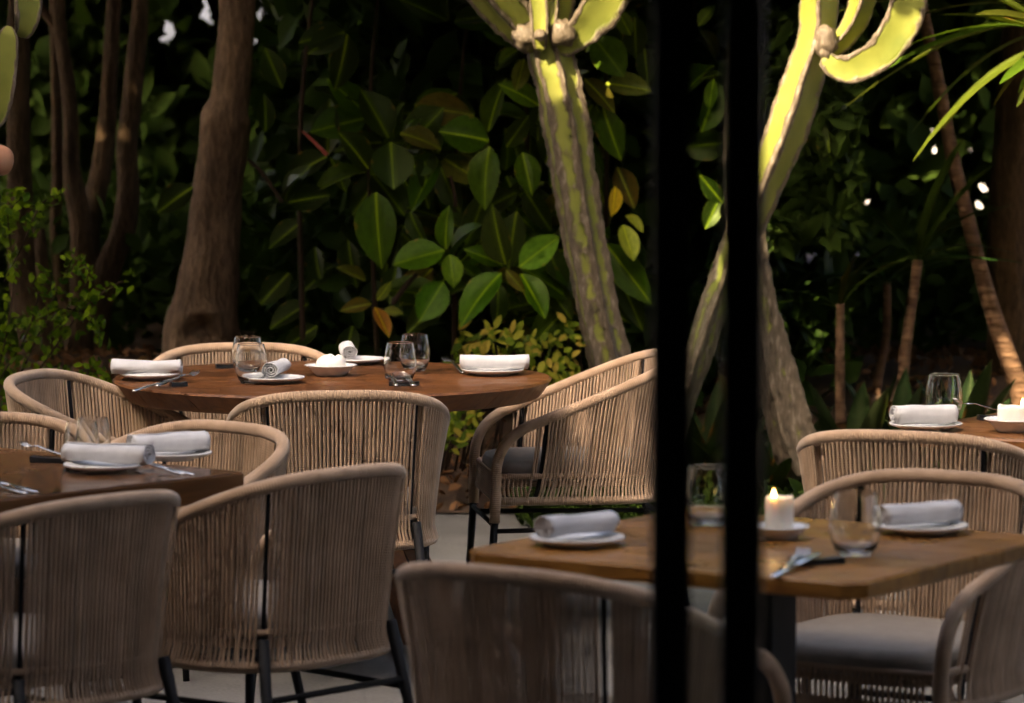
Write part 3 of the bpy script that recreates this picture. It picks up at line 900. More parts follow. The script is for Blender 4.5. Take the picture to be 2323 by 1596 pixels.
def place_leaf(me, a, b_, nrm, parent, colr, name='leaf', wscale=1.0, org=None):
    """leaf from a to b, its face turned to nrm"""
    a, b_ = Vector(a), Vector(b_)
    x = b_ - a; l = x.length; x.normalize()
    n = Vector(nrm); n = n - x * n.dot(x)
    if n.length < 1e-4: n = Vector((0, 0, 1)) - x * x.z
    n.normalize(); y = n.cross(x)
    o = bpy.data.objects.new(name, me); col.objects.link(o)
    m4 = Matrix.Identity(4)
    for i in range(3):
        m4[i][0], m4[i][1], m4[i][2] = x[i] * l, y[i] * l * wscale, n[i] * l
    m4.translation = a - (Vector(org) if org is not None else Vector((0, 0, 0)))
    o.matrix_local = m4
    o.parent = parent
    o.color = (*colr, 1)
    return o
def leaf_cloud(name, C, size, mat, parent=None, up=0.5, jitter=0.35, seed=1, aspect=0.45, bias=(0, -0.5, 0.6), tone=(0, 1)):
    """many small folded leaves, one mesh; C: (n,3) centres"""
    C = open_gaps(np.asarray(C, float), size)
    g = np.random.default_rng(seed)
    n = len(C)
    d = g.normal(size=(n, 3)); d[:, 2] -= 0.35
    d /= np.linalg.norm(d, axis=1)[:, None]
    nn = g.normal(size=(n, 3)) * 0.7 + np.array(bias)
    nn -= d * np.sum(nn * d, axis=1)[:, None]
    nn /= np.linalg.norm(nn, axis=1)[:, None] + 1e-9
    s = np.cross(nn, d)
    L_ = (size * (1 + jitter * g.normal(size=n)).clip(0.4, 2))[:, None]
    W_ = L_ * aspect * 0.5
    V = np.empty((n, 6, 3))
    V[:, 0] = C - d * L_ * 0.5
    V[:, 1] = C - d * L_ * 0.12 - s * W_ + nn * W_ * 0.25
    V[:, 2] = C + d * L_ * 0.22 - s * W_ * 0.8 + nn * W_ * 0.2
    V[:, 3] = C + d * L_ * 0.5 - nn * L_ * 0.08
    V[:, 4] = C + d * L_ * 0.22 + s * W_ * 0.8 + nn * W_ * 0.2
    V[:, 5] = C - d * L_ * 0.12 + s * W_ + nn * W_ * 0.25
    V = V.reshape(-1, 3)
    base = (np.arange(n) * 6)[:, None]
    F = np.concatenate([base + np.array([[0, 1, 2, 3]]), base + np.array([[0, 3, 4, 5]])]).astype(np.int32)
    me = bpy.data.meshes.new(name)
    me.vertices.add(len(V)); me.vertices.foreach_set('co', V.astype(np.float32).ravel())
    me.loops.add(F.size); me.loops.foreach_set('vertex_index', F.ravel())
    me.polygons.add(len(F)); me.polygons.foreach_set('loop_start', np.arange(0, F.size, 4, dtype=np.int32)); me.polygons.foreach_set('loop_total', np.full(len(F), 4, dtype=np.int32))
    me.update(calc_edges=True)
    uv = me.uv_layers.new(name='UVMap')
    tv = g.uniform(tone[0], tone[1], size=n)
    per = np.repeat(tv, 6)
    uvs = np.stack([per[F.ravel()], np.full(F.size, 0.5)], 1).astype(np.float32)
    uv.data.foreach_set('uv', uvs.ravel())
    me.materials.append(mat)
    return link(name, me, parent)
def blobs(n, centres, radii, seed):
    """points clumped in soft ellipsoids"""
    g = np.random.default_rng(seed)
    k = g.integers(0, len(centres), n)
    C = np.array(centres)[k]; Rr = np.array(radii)[k]
    v = g.normal(size=(n, 3)); v /= np.linalg.norm(v, axis=1)[:, None]
    return C + v * Rr * (g.uniform(0, 1, n) ** 0.45)[:, None]
GAPS = []                                   # open places among the far leaves: (px, py, radius)
GAPS += [(388, 62, 13), (372, 105, 9), (464, 10, 8), (468, 48, 10), (462, 105, 6), (414, 172, 6), (596, 26, 12), (577, 97, 10),
         (1840, 588, 16), (1946, 588, 14)]
gg = np.random.default_rng(33)
for i in range(16): GAPS.append((gg.normal(2090, 60), gg.normal(385, 62), gg.uniform(0, 2.5)))
for i in range(9): GAPS.append((gg.normal(2225, 18), gg.normal(400, 60), gg.uniform(0, 2.0)))
for i in range(8): GAPS.append((gg.uniform(1870, 2060), gg.uniform(300, 480), gg.uniform(0.5, 2)))
for i in range(5): GAPS.append((gg.uniform(330, 660), gg.uniform(0, 200), gg.uniform(0.5, 1.5)))
def open_gaps(C, size):
    """take leaves out of the openings between the far crowns"""
    keep = np.ones(len(C), bool)
    px = 1161.5 + FPX * C[:, 0] / (C[:, 1] * CP - (C[:, 2] - CAM_Z) * SP)
    zc = C[:, 1] * CP - (C[:, 2] - CAM_Z) * SP
    py = 798.0 - FPX * (C[:, 1] * SP + (C[:, 2] - CAM_Z) * CP) / zc
    half = 0.25 * size * FPX / zc
    for gx, gy, gr in GAPS:
        keep &= (px - gx) ** 2 + ((py - gy) * 0.75) ** 2 > (gr + half) ** 2
    return C[keep]

def sun_gap(C):
    """the break in the canopy through which the sun reaches the cactus tops"""
    t_ = (C[:, 1] - 13.8) / to_sun.y
    qx = C[:, 0] - to_sun.x * t_; qz = C[:, 2] - to_sun.z * t_
    zb = np.interp(qx, [0.85, 1.0, 1.15, 1.5], [0.95, 0.95, 1.2, 1.4])
    lit = ((qx > -0.17) & (qx < 0.36) & (qz > 1.66) & (qz < 2.35)) | ((qx > 0.84) & (qx < 1.56) & (qz > zb) & (qz < 2.1))
    lit &= t_ > 0
    return C[~lit]
def limb(parent, name, pts, mat, n=20, rings=None, jit=0.10, seed=0):
    """pts: (x, y, z, radius)"""
    sp_ = smooth_path(pts, rings or max(12, len(pts) * 7))
    mb = MB(); mb.tube([p[:3] for p in sp_], [max(p[3], 0.001) for p in sp_], n, True, jit, seed)
    return mb.build(name, mat, parent)
def px_path(rows, Y, base_z=None, lean=0.0):
    """rows: (px, py, full width) in picture units at depth Y"""
    out = []
    for i, r_ in enumerate(rows):
        yy = Y + lean * i / max(len(rows) - 1, 1)
        p = at(r_[0], r_[1], yy)
        out.append((p.x, p.y, p.z, r_[2] / 2 / scl(yy)))
    return out

# ------------------------------------------------------------ trees
# broad trunk left of the rubber plant
YT = 15.2
tr = thing('broad_tree', 'broad brown tree trunk with a knobbly bulge rising behind the round table', 'tree')
rows = [(455, 960, 215), (456, 880, 196), (457, 820, 182), (457, 775, 178), (459, 735, 172), (466, 690, 150), (475, 620, 134), (485, 530, 118), (494, 430, 114), (505, 340, 112), (510, 295, 114), (512, 262, 108), (521, 225, 88), (528, 150, 84), (536, 40, 83), (541, -60, 82), (550, -260, 80), (575, -560, 74), (600, -900, 60)]
P_ = px_path(rows, YT)
tb = limb(tr, 'trunk', P_, M['bark'], 40, 130, 0.09, 3.0)
cav = at(462, 735, YT) + Vector((0, -0.14, 0)); kn = at(456, 285, YT) + Vector((0.0, -0.06, 0))
for v in tb.data.vertices:
    q = v.co
    dx, dz = q.x - cav.x, q.z - cav.z
    if q.y < YT:
        k = math.exp(-((dx / 0.055) ** 2 + ((dz + 0.6 * abs(dx)) / 0.035) ** 2))
        q.y += 0.10 * k
        k2 = math.exp(-(((dx - 0.02) / 0.08) ** 2 + ((dz - 0.06) / 0.03) ** 2))
        q.y -= 0.022 * k2
    for kx, kz, kr, ka in ((456, 285, 0.045, 0.020), (500, 330, 0.04, 0.012), (520, 395, 0.035, 0.012), (480, 420, 0.05, 0.014), (556, 265, 0.04, 0.010)):
        c_ = at(kx, kz, YT - 0.08)
        e_ = (q - c_).length
        if e_ < kr * 2.5: q += (q - at(510, kz, YT)).normalized() * ka * math.exp(-(e_ / kr) ** 2)
for a in range(5):
    b0 = Vector(P_[-2][:3]); an = a * 1.257 + 0.4
    limb(tr, 'branch', [(b0.x, b0.y, b0.z, 0.05), (b0.x + 0.5 * math.cos(an), b0.y + 0.5 * math.sin(an), b0.z + 0.5, 0.035), (b0.x + 1.3 * math.cos(an), b0.y + 1.3 * math.sin(an), b0.z + 0.9, 0.012)], M['bark'], 8, 12, 0.1)
# crown out of view; clumps added over the bed to block sun and sky
bc = [(-1.2, 15.6, 3.6), (-2.0, 14.6, 3.3), (-3.0, 14.2, 3.5), (-0.6, 16.6, 3.6), (-2.4, 16.4, 3.5), (-3.6, 15.4, 3.8), (0.2, 17.2, 3.8), (-1.4, 17.8, 3.9), (-2.4, 13.4, 3.0), (-3.6, 13.0, 3.6), (-4.6, 14.2, 4.2), (-3.3, 12.2, 3.5), (-4.4, 11.6, 4.2), (0.9, 12.9, 3.0), (0.1, 13.0, 3.0), (-0.5, 12.7, 3.0), (0.6, 13.6, 3.0), (-0.1, 13.9, 2.9), (1.3, 13.4, 3.0), (-1.1, 13.4, 2.85), (-1.7, 12.8, 2.85), (-1.3, 12.2, 2.8), (-0.5, 14.2, 2.75), (-2.2, 12.3, 3.0)]
br = [(0.9, 0.9, 0.75)] * (len(bc) - 11) + [(0.6, 0.6, 0.38)] * 11
C = sun_gap(blobs(26000, bc, br, 5))
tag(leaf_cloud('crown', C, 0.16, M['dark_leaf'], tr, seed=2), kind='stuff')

# several-stemmed tree at the left
YL = 16.0
tl_ = thing('multi_stemmed_tree', 'dark tree with several slender crooked stems at the left', 'tree')
stems = [
    ([(160, 900, 62), (170, 850, 58), (180, 740, 56), (188, 640, 52), (186, 520, 46), (172, 440, 42), (161, 370, 34), (160, 270, 30), (150, 170, 28), (136, 70, 26), (132, -20, 24), (120, -300, 20)], 0.0),
    ([(136, 80, 20), (115, 48, 17), (90, 15, 15), (60, -40, 13), (10, -200, 10)], 0.02),
    ([(215, 880, 60), (205, 760, 52), (198, 640, 50), (200, 520, 50), (214, 450, 46), (232, 367, 40), (245, 233, 34), (254, 83, 30), (262, -40, 26), (280, -300, 20)], 0.25),
    ([(205, 800, 60), (222, 700, 56), (246, 610, 54), (272, 545, 50), (288, 480, 48), (291, 415, 44), (287, 333, 42), (298, 233, 40), (312, 93, 36), (322, -40, 30), (345, -300, 22)], 0.12),
    ([(165, 800, 40), (150, 700, 30), (132, 600, 26), (126, 500, 24), (130, 370, 22), (127, 240, 20), (124, 100, 18), (118, -100, 14)], 0.30),
    ([(90, 900, 80), (84, 780, 74), (66, 700, 66), (48, 590, 54), (44, 430, 50), (42, 260, 46), (42, 100, 44), (44, -60, 40), (50, -350, 30)], -0.25)]
for i, (rows, dy) in enumerate(stems):
    limb(tl_, 'stem', px_path([(a_, b_, c_ * 1.15) for a_, b_, c_ in rows], YL + dy), M['bark2'], 18, 60, 0.10, i * 3.7)
limb(tl_, 'stem', px_path([(125, 800, 40), (108, 700, 34), (95, 600, 30), (88, 520, 26)], YL - 0.1), M['bark2'], 12, 24, 0.1, 9.0)
bc = [(-2.6, 16.4, 3.4), (-3.4, 16.0, 3.2), (-1.9, 17.4, 3.3), (-4.4, 16.4, 3.6), (-3.2, 17.8, 3.4), (-4.8, 15.0, 3.4), (-2.2, 15.6, 3.1), (-4.0, 14.2, 3.0), (-5.2, 13.4, 3.8)]
C = blobs(9000, bc, [(0.9, 0.9, 0.8)] * len(bc), 6)
tag(leaf_cloud('crown', C, 0.14, M['dark_leaf'], tl_, seed=3), kind='stuff')

# right: slender leaning tree and a thick trunk
YR = 15.0
ts = thing('slender_tree', 'slender ringed trunk leaning down towards the right edge', 'tree')
limb(ts, 'trunk', px_path([(2345, 1010, 64), (2318, 900, 52), (2283, 800, 44), (2243, 680, 38), (2216, 580, 35), (2191, 480, 33), (2166, 380, 32), (2146, 280, 31), (2121, 150, 30), (2094, 30, 28), (2075, -60, 27), (2040, -220, 26)], YR), M['bark3'], 20, 110, 0.06, 5.0)
tk = thing('thick_tree', 'thick brown trunk at the right edge of the picture behind the slender one', 'tree')
limb(tk, 'trunk', px_path([(2300, 1020, 160), (2296, 900, 122), (2292, 760, 108), (2290, 600, 100), (2292, 450, 96), (2300, 300, 94), (2312, 150, 92), (2330, 0, 90), (2350, -300, 80), (2360, -700, 60)], YR + 0.5), M['bark2'], 28, 90, 0.10, 8.0)
bc = [(2.2, 16.2, 3.4), (3.0, 15.6, 3.3), (1.4, 17.0, 3.5), (2.6, 17.6, 3.6), (3.8, 16.6, 3.6), (0.9, 16.2, 3.4), (4.4, 15.2, 3.7), (1.9, 15.2, 3.35), (1.9, 14.0, 3.2), (2.6, 13.0, 3.2), (3.4, 14.0, 3.4), (2.0, 13.0, 3.25), (0.9, 15.0, 3.3)]  # front clumps added out of view to shade the plants below
C = blobs(14000, bc, [(0.95, 0.95, 0.8)] * len(bc), 7)
tag(leaf_cloud('crown', C, 0.16, M['dark_leaf'], tk, seed=4), kind='stuff')

# tall hedges added out of view at both sides to block light
def blocker(label, x0, x1, y0, y1, z1, n, seed):
    t_ = thing('blocker', label, 'blocker')
    g = np.random.default_rng(seed)
    C = np.stack([g.uniform(x0, x1, n), g.uniform(y0, y1, n), g.uniform(0.05, z1, n)], 1)
    C[:, 2] *= 0.9 + 0.1 * np.sin(C[:, 1] * 2.1 + seed)
    tag(leaf_cloud('foliage', C, 0.22, M['dark_leaf'], t_, seed=seed), kind='stuff')
    for k in range(4):
        y = y0 + (y1 - y0) * (k + 0.5) / 4
        limb(t_, 'stem', [((x0 + x1) / 2, y, 0, 0.04), ((x0 + x1) / 2, y + 0.1, z1 * 0.9, 0.015)], M['bark2'], 8, 10)
blocker('tall dark hedge of leaves, added out of view at the right to cut bounced light', 3.6, 4.6, 5.2, 15.0, 5.2, 9000, 41)
blocker('tall dark hedge of leaves, added out of view at the left to block sun and glow', -5.6, -4.8, 9.2, 15.0, 5.7, 7500, 42)

# ------------------------------------------------------------ rubber plant
YF_ = 14.35
fp = thing('rubber_plant', 'large rubber plant with broad glossy dark green leaves behind the round table', 'plant')
GR = (0.020, 0.046, 0.0015); DK = (0.008, 0.015, 0.0015); LT = (0.055, 0.105, 0.008); YG = (0.20, 0.22, 0.025); YE = (0.42, 0.33, 0.02); BR = (0.060, 0.045, 0.006); OR = (0.20, 0.085, 0.010); OL = (0.085, 0.10, 0.016)
# base (x, y) -> tip (x, y) in picture units, width factor, depth of base, tip nearer (+) or farther, colour
HL = [
 (1108, 320, 1001, 294, 1.5, 0.10, 0.05, GR), (1108, 300, 1134, 177, 0.9, 0.15, 0.03, GR), (1148, 334, 1200, 264, 0.9, 0.10, 0.04, DK),
 (1111, 334, 1085, 462, 1.15, 0.0, 0.08, GR), (1185, 347, 1208, 440, 1.1, 0.05, 0.06, GR), (1221, 320, 1218, 227, 0.9, 0.12, 0.0, DK),
 (886, 324, 894, 427, 1.5, 0.05, 0.08, DK), (908, 304, 998, 320, 1.3, 0.12, 0.05, BR), (881, 314, 825, 200, 1.25, 0.2, 0.0, DK),
 (853, 437, 858, 601, 1.2, 0.0, 0.08, GR), (1008, 569, 891, 596, 1.15, -0.05, 0.05, GR), (1012, 566, 1006, 476, 1.0, 0.03, 0.05, GR),
 (1020, 578, 1031, 650, 1.2, 0.0, 0.05, LT), (1148, 600, 1108, 476, 1.1, 0.0, 0.06, DK), (1178, 606, 1268, 536, 0.95, -0.04, 0.06, LT),
 (1138, 620, 1034, 716, 1.05, -0.08, 0.10, GR), (1181, 622, 1242, 716, 0.95, -0.03, 0.08, GR), (1148, 612, 1188, 662, 0.9, -0.10, 0.03, BR),
 (1006, 640, 952, 728, 1.15, -0.02, 0.08, GR), (1128, 642, 1136, 740, 0.9, 0.06, 0.05, DK), (1140, 602, 1056, 562, 0.9, 0.05, 0.03, GR),
 (842, 690, 776, 700, 1.0, 0.0, 0.05, BR), (850, 698, 884, 762, 0.75, -0.05, 0.08, OR), (856, 682, 884, 645, 0.9, 0.0, 0.04, OL), (870, 706, 912, 710, 0.9, 0.0, 0.04, OL),
 (1064, 708, 1046, 746, 1.1, 0.0, 0.05, OR), (1172, 480, 1150, 610, 0.9, 0.15, 0.05, DK), (1190, 430, 1245, 520, 1.0, 0.2, 0.05, DK), (1100, 440, 1060, 560, 1.0, 0.2, 0.05, DK),
 (1368, 246, 1405, 360, 1.1, 0.05, 0.05, GR), (1348, 86, 1416, 172, 1.25, -0.02, 0.06, LT), (1325, 180, 1396, 242, 1.0, 0.0, 0.05, BR),
 (1374, 190, 1478, 201, 1.0, -0.02, 0.05, OL), (1175, 114, 1131, 136, 1.3, 0.0, 0.04, LT), (1190, 134, 1171, 206, 0.9, -0.03, 0.04, OL), (1222, 240, 1144, 184, 1.1, 0.02, 0.05, LT),
 (1440, 40, 1442, 132, 1.1, 0.15, 0.05, DK), (1395, 424, 1393, 490, 1.05, -0.02, 0.02, YE), (1412, 510, 1440, 590, 0.95, -0.03, 0.06, YG), (1345, 360, 1330, 470, 1.0, 0.15, 0.05, DK),
 (1400, 380, 1440, 470, 1.0, 0.2, 0.05, BR), (1420, 490, 1460, 520, 1.0, 0.1, 0.05, YG), (1372, 550, 1478, 690, 0.7, 0.06, 0.08, GR), (1390, 600, 1460, 740, 0.7, 0.12, 0.08, DK),
 (744, 352, 742, 224, 1.0, 0.15, 0.0, DK), (742, 356, 646, 400, 1.3, 0.08, 0.05, DK), (750, 360, 786, 434, 1.0, 0.08, 0.05, GR), (602, 300, 606, 216, 1.0, 0.25, 0.0, DK), (438, 425, 356, 478, 1.2, 0.3, 0.05, DK),
 (715, 560, 720, 640, 1.2, 0.2, 0.05, DK), (690, 500, 610, 560, 1.0, 0.25, 0.05, DK), (760, 600, 690, 650, 1.0, 0.2, 0.05, DK), (700, 690, 610, 740, 1.0, 0.2, 0.05, DK), (790, 540, 800, 650, 1.0, 0.15, 0.05, DK),
 (655, 620, 590, 690, 1.0, 0.25, 0.05, DK), (720, 740, 640, 790, 1.0, 0.15, 0.05, DK), (800, 740, 780, 830, 1.0, 0.15, 0.05, DK), (830, 640, 770, 600, 0.9, 0.12, 0.05, BR), (640, 200, 600, 110, 1.0, 0.35, 0.0, DK),
 (960, 330, 975, 430, 1.0, 0.15, 0.05, DK), (1000, 380, 1040, 480, 1.0, 0.2, 0.05, DK), (930, 480, 960, 560, 1.0, 0.2, 0.05, DK), (900, 600, 880, 690, 1.0, 0.2, 0.05, DK), (1240, 560, 1290, 660, 1.0, 0.15, 0.05, DK),
 (1230, 640, 1300, 720, 1.0, 0.15, 0.05, DK), (1590, 300, 1640, 180, 1.0, 0.1, 0.0, GR), (1640, 460, 1588, 400, 0.8, 0.1, 0.05, DK), (1620, 180, 1605, 250, 0.9, 0.05, 0.0, LT), (1590, 180, 1640, 165, 0.8, 0.1, 0.0, DK),
 (1876, 300, 1882, 372, 1.3, 0.1, 0.05, DK), (1830, 275, 1880, 350, 1.0, 0.12, 0.05, DK), (1600, 520, 1640, 430, 0.9, 0.15, 0.0, DK), (1585, 60, 1620, 10, 1.0, 0.1, 0.0, OL),
 (1430, 80, 1400, 20, 1.2, 0.1, 0.02, LT), (1462, 110, 1470, 190, 1.0, 0.12, 0.03, DK), (1330, 120, 1345, 60, 1.0, 0.05, 0.02, LT)]
rr = random.Random(3)
lc = 0
for bx, by, tx, ty, wf, dy, dn, cl in HL:
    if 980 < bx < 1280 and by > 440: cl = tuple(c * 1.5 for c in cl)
    if bx < 830: dy += 0.35; cl = tuple(c * 0.6 for c in cl)  # left leaves darkened: deeper shade put into their colour
    a = at(bx, by, YF_ + dy); b_ = at(tx, ty, YF_ + dy - dn)
    nrm = Vector((rr.uniform(-0.6, 0.5), -1.0, rr.uniform(0.0, 0.9)))
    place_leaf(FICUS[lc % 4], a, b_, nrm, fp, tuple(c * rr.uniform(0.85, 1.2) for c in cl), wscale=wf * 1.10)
    lc += 1
# whorls further in
whorls = []
while len(whorls) < 52:
    px, py = rr.uniform(560, 1475), rr.uniform(-180, 760)
    if rr.random() < 0.6: px, py = rr.uniform(820, 1320), rr.uniform(240, 740)
    if px < 800 and (py > 640 or rr.random() < 0.5): continue
    whorls.append((px, py, YF_ + rr.uniform(0.12, 0.75)))
for i in range(9): whorls.append((rr.uniform(1470, 1900), rr.uniform(-120, 520), YF_ + rr.uniform(0.25, 0.8)))
for px, py, Y in whorls:
    if lc >= 296: break
    c_ = at(px, py, Y)
    for k in range(rr.choice((3, 4, 4))):
        if lc >= 296: break
        an = k * 1.9 + rr.uniform(0, 6.28)
        d = Vector((math.cos(an), -0.35 + 0.25 * math.sin(an * 3), math.sin(an) * 0.8 - 0.15)).normalized()
        l = rr.uniform(0.15, 0.25)
        cl = tuple(c * (0.55 if px < 830 else 1.0) for c in DK) if rr.random() < (0.6 if py < 220 else 0.38) or px < 830 else (GR if rr.random() < 0.85 else BR)  # left whorls get a darker colour standing for deep shade
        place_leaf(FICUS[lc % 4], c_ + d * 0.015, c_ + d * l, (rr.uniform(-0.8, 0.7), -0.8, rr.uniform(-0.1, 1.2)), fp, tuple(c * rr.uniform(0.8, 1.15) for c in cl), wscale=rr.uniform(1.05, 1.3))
        lc += 1
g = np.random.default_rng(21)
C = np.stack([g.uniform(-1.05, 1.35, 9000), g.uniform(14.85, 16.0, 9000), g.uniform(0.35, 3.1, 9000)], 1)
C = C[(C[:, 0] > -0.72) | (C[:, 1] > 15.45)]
C = np.concatenate([C, np.stack([g.uniform(0.0, 1.7, 2600), g.uniform(14.25, 14.8, 2600), g.uniform(1.98, 3.0, 2600)], 1)])  # leaves above the view, added to keep sun off the right-hand plants
C2 = np.stack([g.uniform(0.95, 1.32, 1300), g.uniform(14.4, 14.9, 1300), g.uniform(0.95, 1.85, 1300)], 1)  # dark clump by the cactus, placed to keep sun off the slender trunk
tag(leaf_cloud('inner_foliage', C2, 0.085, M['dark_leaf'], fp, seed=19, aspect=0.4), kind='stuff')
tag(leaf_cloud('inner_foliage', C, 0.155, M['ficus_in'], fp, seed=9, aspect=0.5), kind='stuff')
for i in range(5):
    px = 690 + i * 170
    a = at(px, 900, YF_ + 0.5); b_ = at(px + rr.uniform(-60, 60), 300, YF_ + 0.45); c_ = at(px + rr.uniform(-90, 90), -150, YF_ + 0.6)
    limb(fp, 'stem', [(a.x, a.y, a.z, 0.012), (b_.x, b_.y, b_.z, 0.009), (c_.x, c_.y, c_.z, 0.006)], M['twig'], 7, 16, 0.1)
for rows in ([(742, 352, 9), (715, 325, 8), (686, 298, 5)], [(1034, 470, 9), (1028, 430, 8), (1022, 400, 7)], [(890, 690, 12), (920, 650, 13), (945, 622, 10)], [(560, 360, 9), (600, 400, 9), (640, 460, 8)]):
    limb(fp, 'bud', px_path(rows, YF_), M['redstem'] if rows[0][0] == 742 else M['twig'], 8, 14, 0.05)

# ------------------------------------------------------------ tall cacti
def cactus_limb(parent, rows, Y, ribs, phase, cork0, cork1, name='stem', depth=0.42, scal=0.07, lean=0.0, seed=0, flat=1.0):
    """rows: (px, py, full width); ridged fleshy stem with corky scalloped edges"""
    path = px_path(rows, Y, lean=lean)
    L_ = sum((Vector(path[i + 1][:3]) - Vector(path[i][:3])).length for i in range(len(path) - 1))
    nr = max(14, int(L_ / 0.012))
    sp_ = smooth_path(path, nr)
    pr = [(0.0, 1 - depth, 0.0), (0.20, 1 - depth * 0.92, 0.08), (0.36, 1 - depth * 0.60, 0.30), (0.455, 1 - depth * 0.12, 0.85), (0.5, 1.0, 1.3), (0.545, 1 - depth * 0.12, 0.85), (0.64, 1 - depth * 0.60, 0.30), (0.80, 1 - depth * 0.92, 0.08)]
    n = ribs * len(pr)
    P, U, F = [], [], []
    pts = [Vector(p[:3]) for p in sp_]
    nx = Vector((1, 0, 0)); s = 0.0
    for i, p in enumerate(pts):
        if i: s += (p - pts[i - 1]).length
        t_ = (pts[min(i + 1, nr - 1)] - pts[max(i - 1, 0)]).normalized()
        nx = (nx - t_ * nx.dot(t_)).normalized(); ny = t_.cross(nx)
        r_ = sp_[i][3]
        cap = min(1.0, 0.35 + 0.65 * math.sqrt(max(0.0, (nr - 1 - i) / 3.0)), 0.6 + 0.2 * i)
        fr = i / (nr - 1)
        for k in range(ribs):
            sc1 = scal * 0.4 * (0.5 + 0.5 * math.sin(s * 70 + k * 2.1 + seed)) + 0.10 * noise.noise((s * 7, k * 5.0 + seed, 0)) + 0.07 * noise.noise((s * 45, k * 3.0 + seed, 1))
            for u, q, ck in pr:
                a = phase + 2 * math.pi * (k + u) / ribs + 0.05 * noise.noise((s * 12, k, seed))
                rad = r_ * cap * (q + (sc1 - scal * 0.5) * max(0, (q - 0.6) / 0.4))
                P.append(p + (nx * math.cos(a) + ny * math.sin(a) * flat) * rad)
                U.append((ck + cork0 + (cork1 - cork0) * fr, s))
    for i in range(nr - 1):
        for k in range(n):
            j = (k + 1) % n
            F.append((i * n + k, i * n + j, i * n + n + j, i * n + n + k))
    F += [tuple(range(n - 1, -1, -1)), tuple((nr - 1) * n + k for k in range(n))]
    mb = MB(); mb.add(P, F, U)
    return mb.build(name, M['cactus'], parent)
def knot(parent, px, py, Y, w_, h_, seed):
    mb = MB(); P, F, U = [], [], []
    c_ = at(px, py, Y)
    n, m_ = 16, 10
    for i in range(m_ + 1):
        th = math.pi * i / m_
        for k in range(n):
            a = 2 * math.pi * k / n
            d = Vector((math.sin(th) * math.cos(a), math.sin(th) * math.sin(a), math.cos(th)))
            r_ = 1 + 0.35 * noise.noise(d * 2.2 + Vector((seed, 0, 0)))
            P.append((c_.x + d.x * w_ * r_, c_.y + d.y * w_ * r_, c_.z + d.z * h_ * r_)); U.append((1.1, 0))
    for i in range(m_):
        for k in range(n):
            j = (k + 1) % n
            F.append((i * n + k, i * n + j, i * n + n + j, i * n + n + k))
    mb.add(P, F, U)
    return mb.build('scar', M['cactus'], parent)
YC = 14.05
c1 = thing('tall_cactus', 'tall ribbed cactus trunk with corky edges rising left of the black posts', 'cactus')
cactus_limb(c1, [(1432, 1100, 150), (1412, 960, 128), (1395, 880, 112), (1378, 800, 104), (1356, 700, 100), (1336, 600, 104), (1318, 500, 106), (1302, 400, 110), (1288, 300, 116), (1270, 210, 112), (1252, 140, 112), (1244, 95, 104), (1240, 62, 84)], YC, 6, 0.3, 0.74, 0.20, 'trunk', 0.28, 0.09)
cactus_limb(c1, [(1222, 110, 60), (1180, 62, 96), (1135, 10, 112), (1085, -55, 116), (1040, -150, 110), (1015, -300, 100)], YC - 0.02, 4, 0.5, 0.25, -0.02, 'arm', 0.5, 0.10, seed=2)
cactus_limb(c1, [(1226, 115, 40), (1224, 70, 52), (1221, 0, 60), (1216, -120, 66), (1205, -320, 60)], YC - 0.10, 4, 0.0, 0.20, 0.0, 'arm', 0.45, 0.08, seed=3)
cactus_limb(c1, [(1262, 112, 60), (1312, 70, 92), (1352, 20, 118), (1385, -50, 126), (1405, -160, 120), (1412, -320, 110)], YC - 0.05, 3, R(170), 0.10, -0.12, 'arm', 0.55, 0.10, seed=4)
cactus_limb(c1, [(1240, 120, 50), (1262, 40, 72), (1264, -60, 80), (1262, -260, 76)], YC + 0.12, 4, 0.8, 0.15, 0.0, 'arm', 0.5, 0.08, seed=5)
knot(c1, 1196, 84, YC - 0.07, 0.055, 0.05, 1); knot(c1, 1277, 76, YC - 0.08, 0.05, 0.05, 4); knot(c1, 1225, 80, YC - 0.14, 0.022, 0.022, 7)
YD = 13.6
c2 = thing('leaning_cactus', 'sunlit yellow-green cactus leaning down behind the right black post', 'cactus')
cactus_limb(c2, [(1500, 1100, 70), (1535, 950, 74), (1575, 830, 78), (1612, 720, 84), (1648, 630, 92), (1690, 520, 100), (1732, 420, 108), (1770, 330, 116), (1800, 250, 118), (1822, 180, 112), (1846, 110, 106), (1856, 60, 104), (1858, -30, 104), (1850, -160, 100), (1840, -320, 96)], YD, 3, R(205), 0.80, -0.35, 'trunk', 0.55, 0.10, seed=6)
cactus_limb(c2, [(1878, 122, 40), (1905, 95, 56), (1938, 50, 66), (1958, -10, 72), (1968, -120, 70), (1970, -260, 64)], YD - 0.04, 3, R(200), 0.12, -0.12, 'arm', 0.55, 0.09, seed=7)
cactus_limb(c2, [(1870, 128, 44), (1892, 150, 60), (1932, 154, 78), (1985, 128, 92), (2028, 78, 98), (2056, 10, 100), (2070, -90, 96), (2074, -240, 90)], YD - 0.10, 3, R(215), 0.10, -0.15, 'arm', 0.55, 0.09, seed=8)
knot(c2, 1874, 96, YD - 0.09, 0.042, 0.055, 2); knot(c2, 1872, 118, YD - 0.1, 0.025, 0.03, 5)
c3 = thing('old_cactus', 'grey corky cactus stem at the foot of the right black post', 'cactus')
cactus_limb(c3, [(1830, 1080, 120), (1795, 980, 118), (1768, 880, 112), (1742, 780, 104), (1716, 680, 100), (1696, 560, 96), (1684, 420, 92), (1682, 280, 84), (1686, 120, 76), (1690, -80, 66)], YD + 0.35, 4, 0.4, 0.85, 0.45, 'trunk', 0.38, 0.12, seed=11)
c4 = thing('hanging_cactus', 'pale green cactus arms cut by the upper left corner', 'cactus')
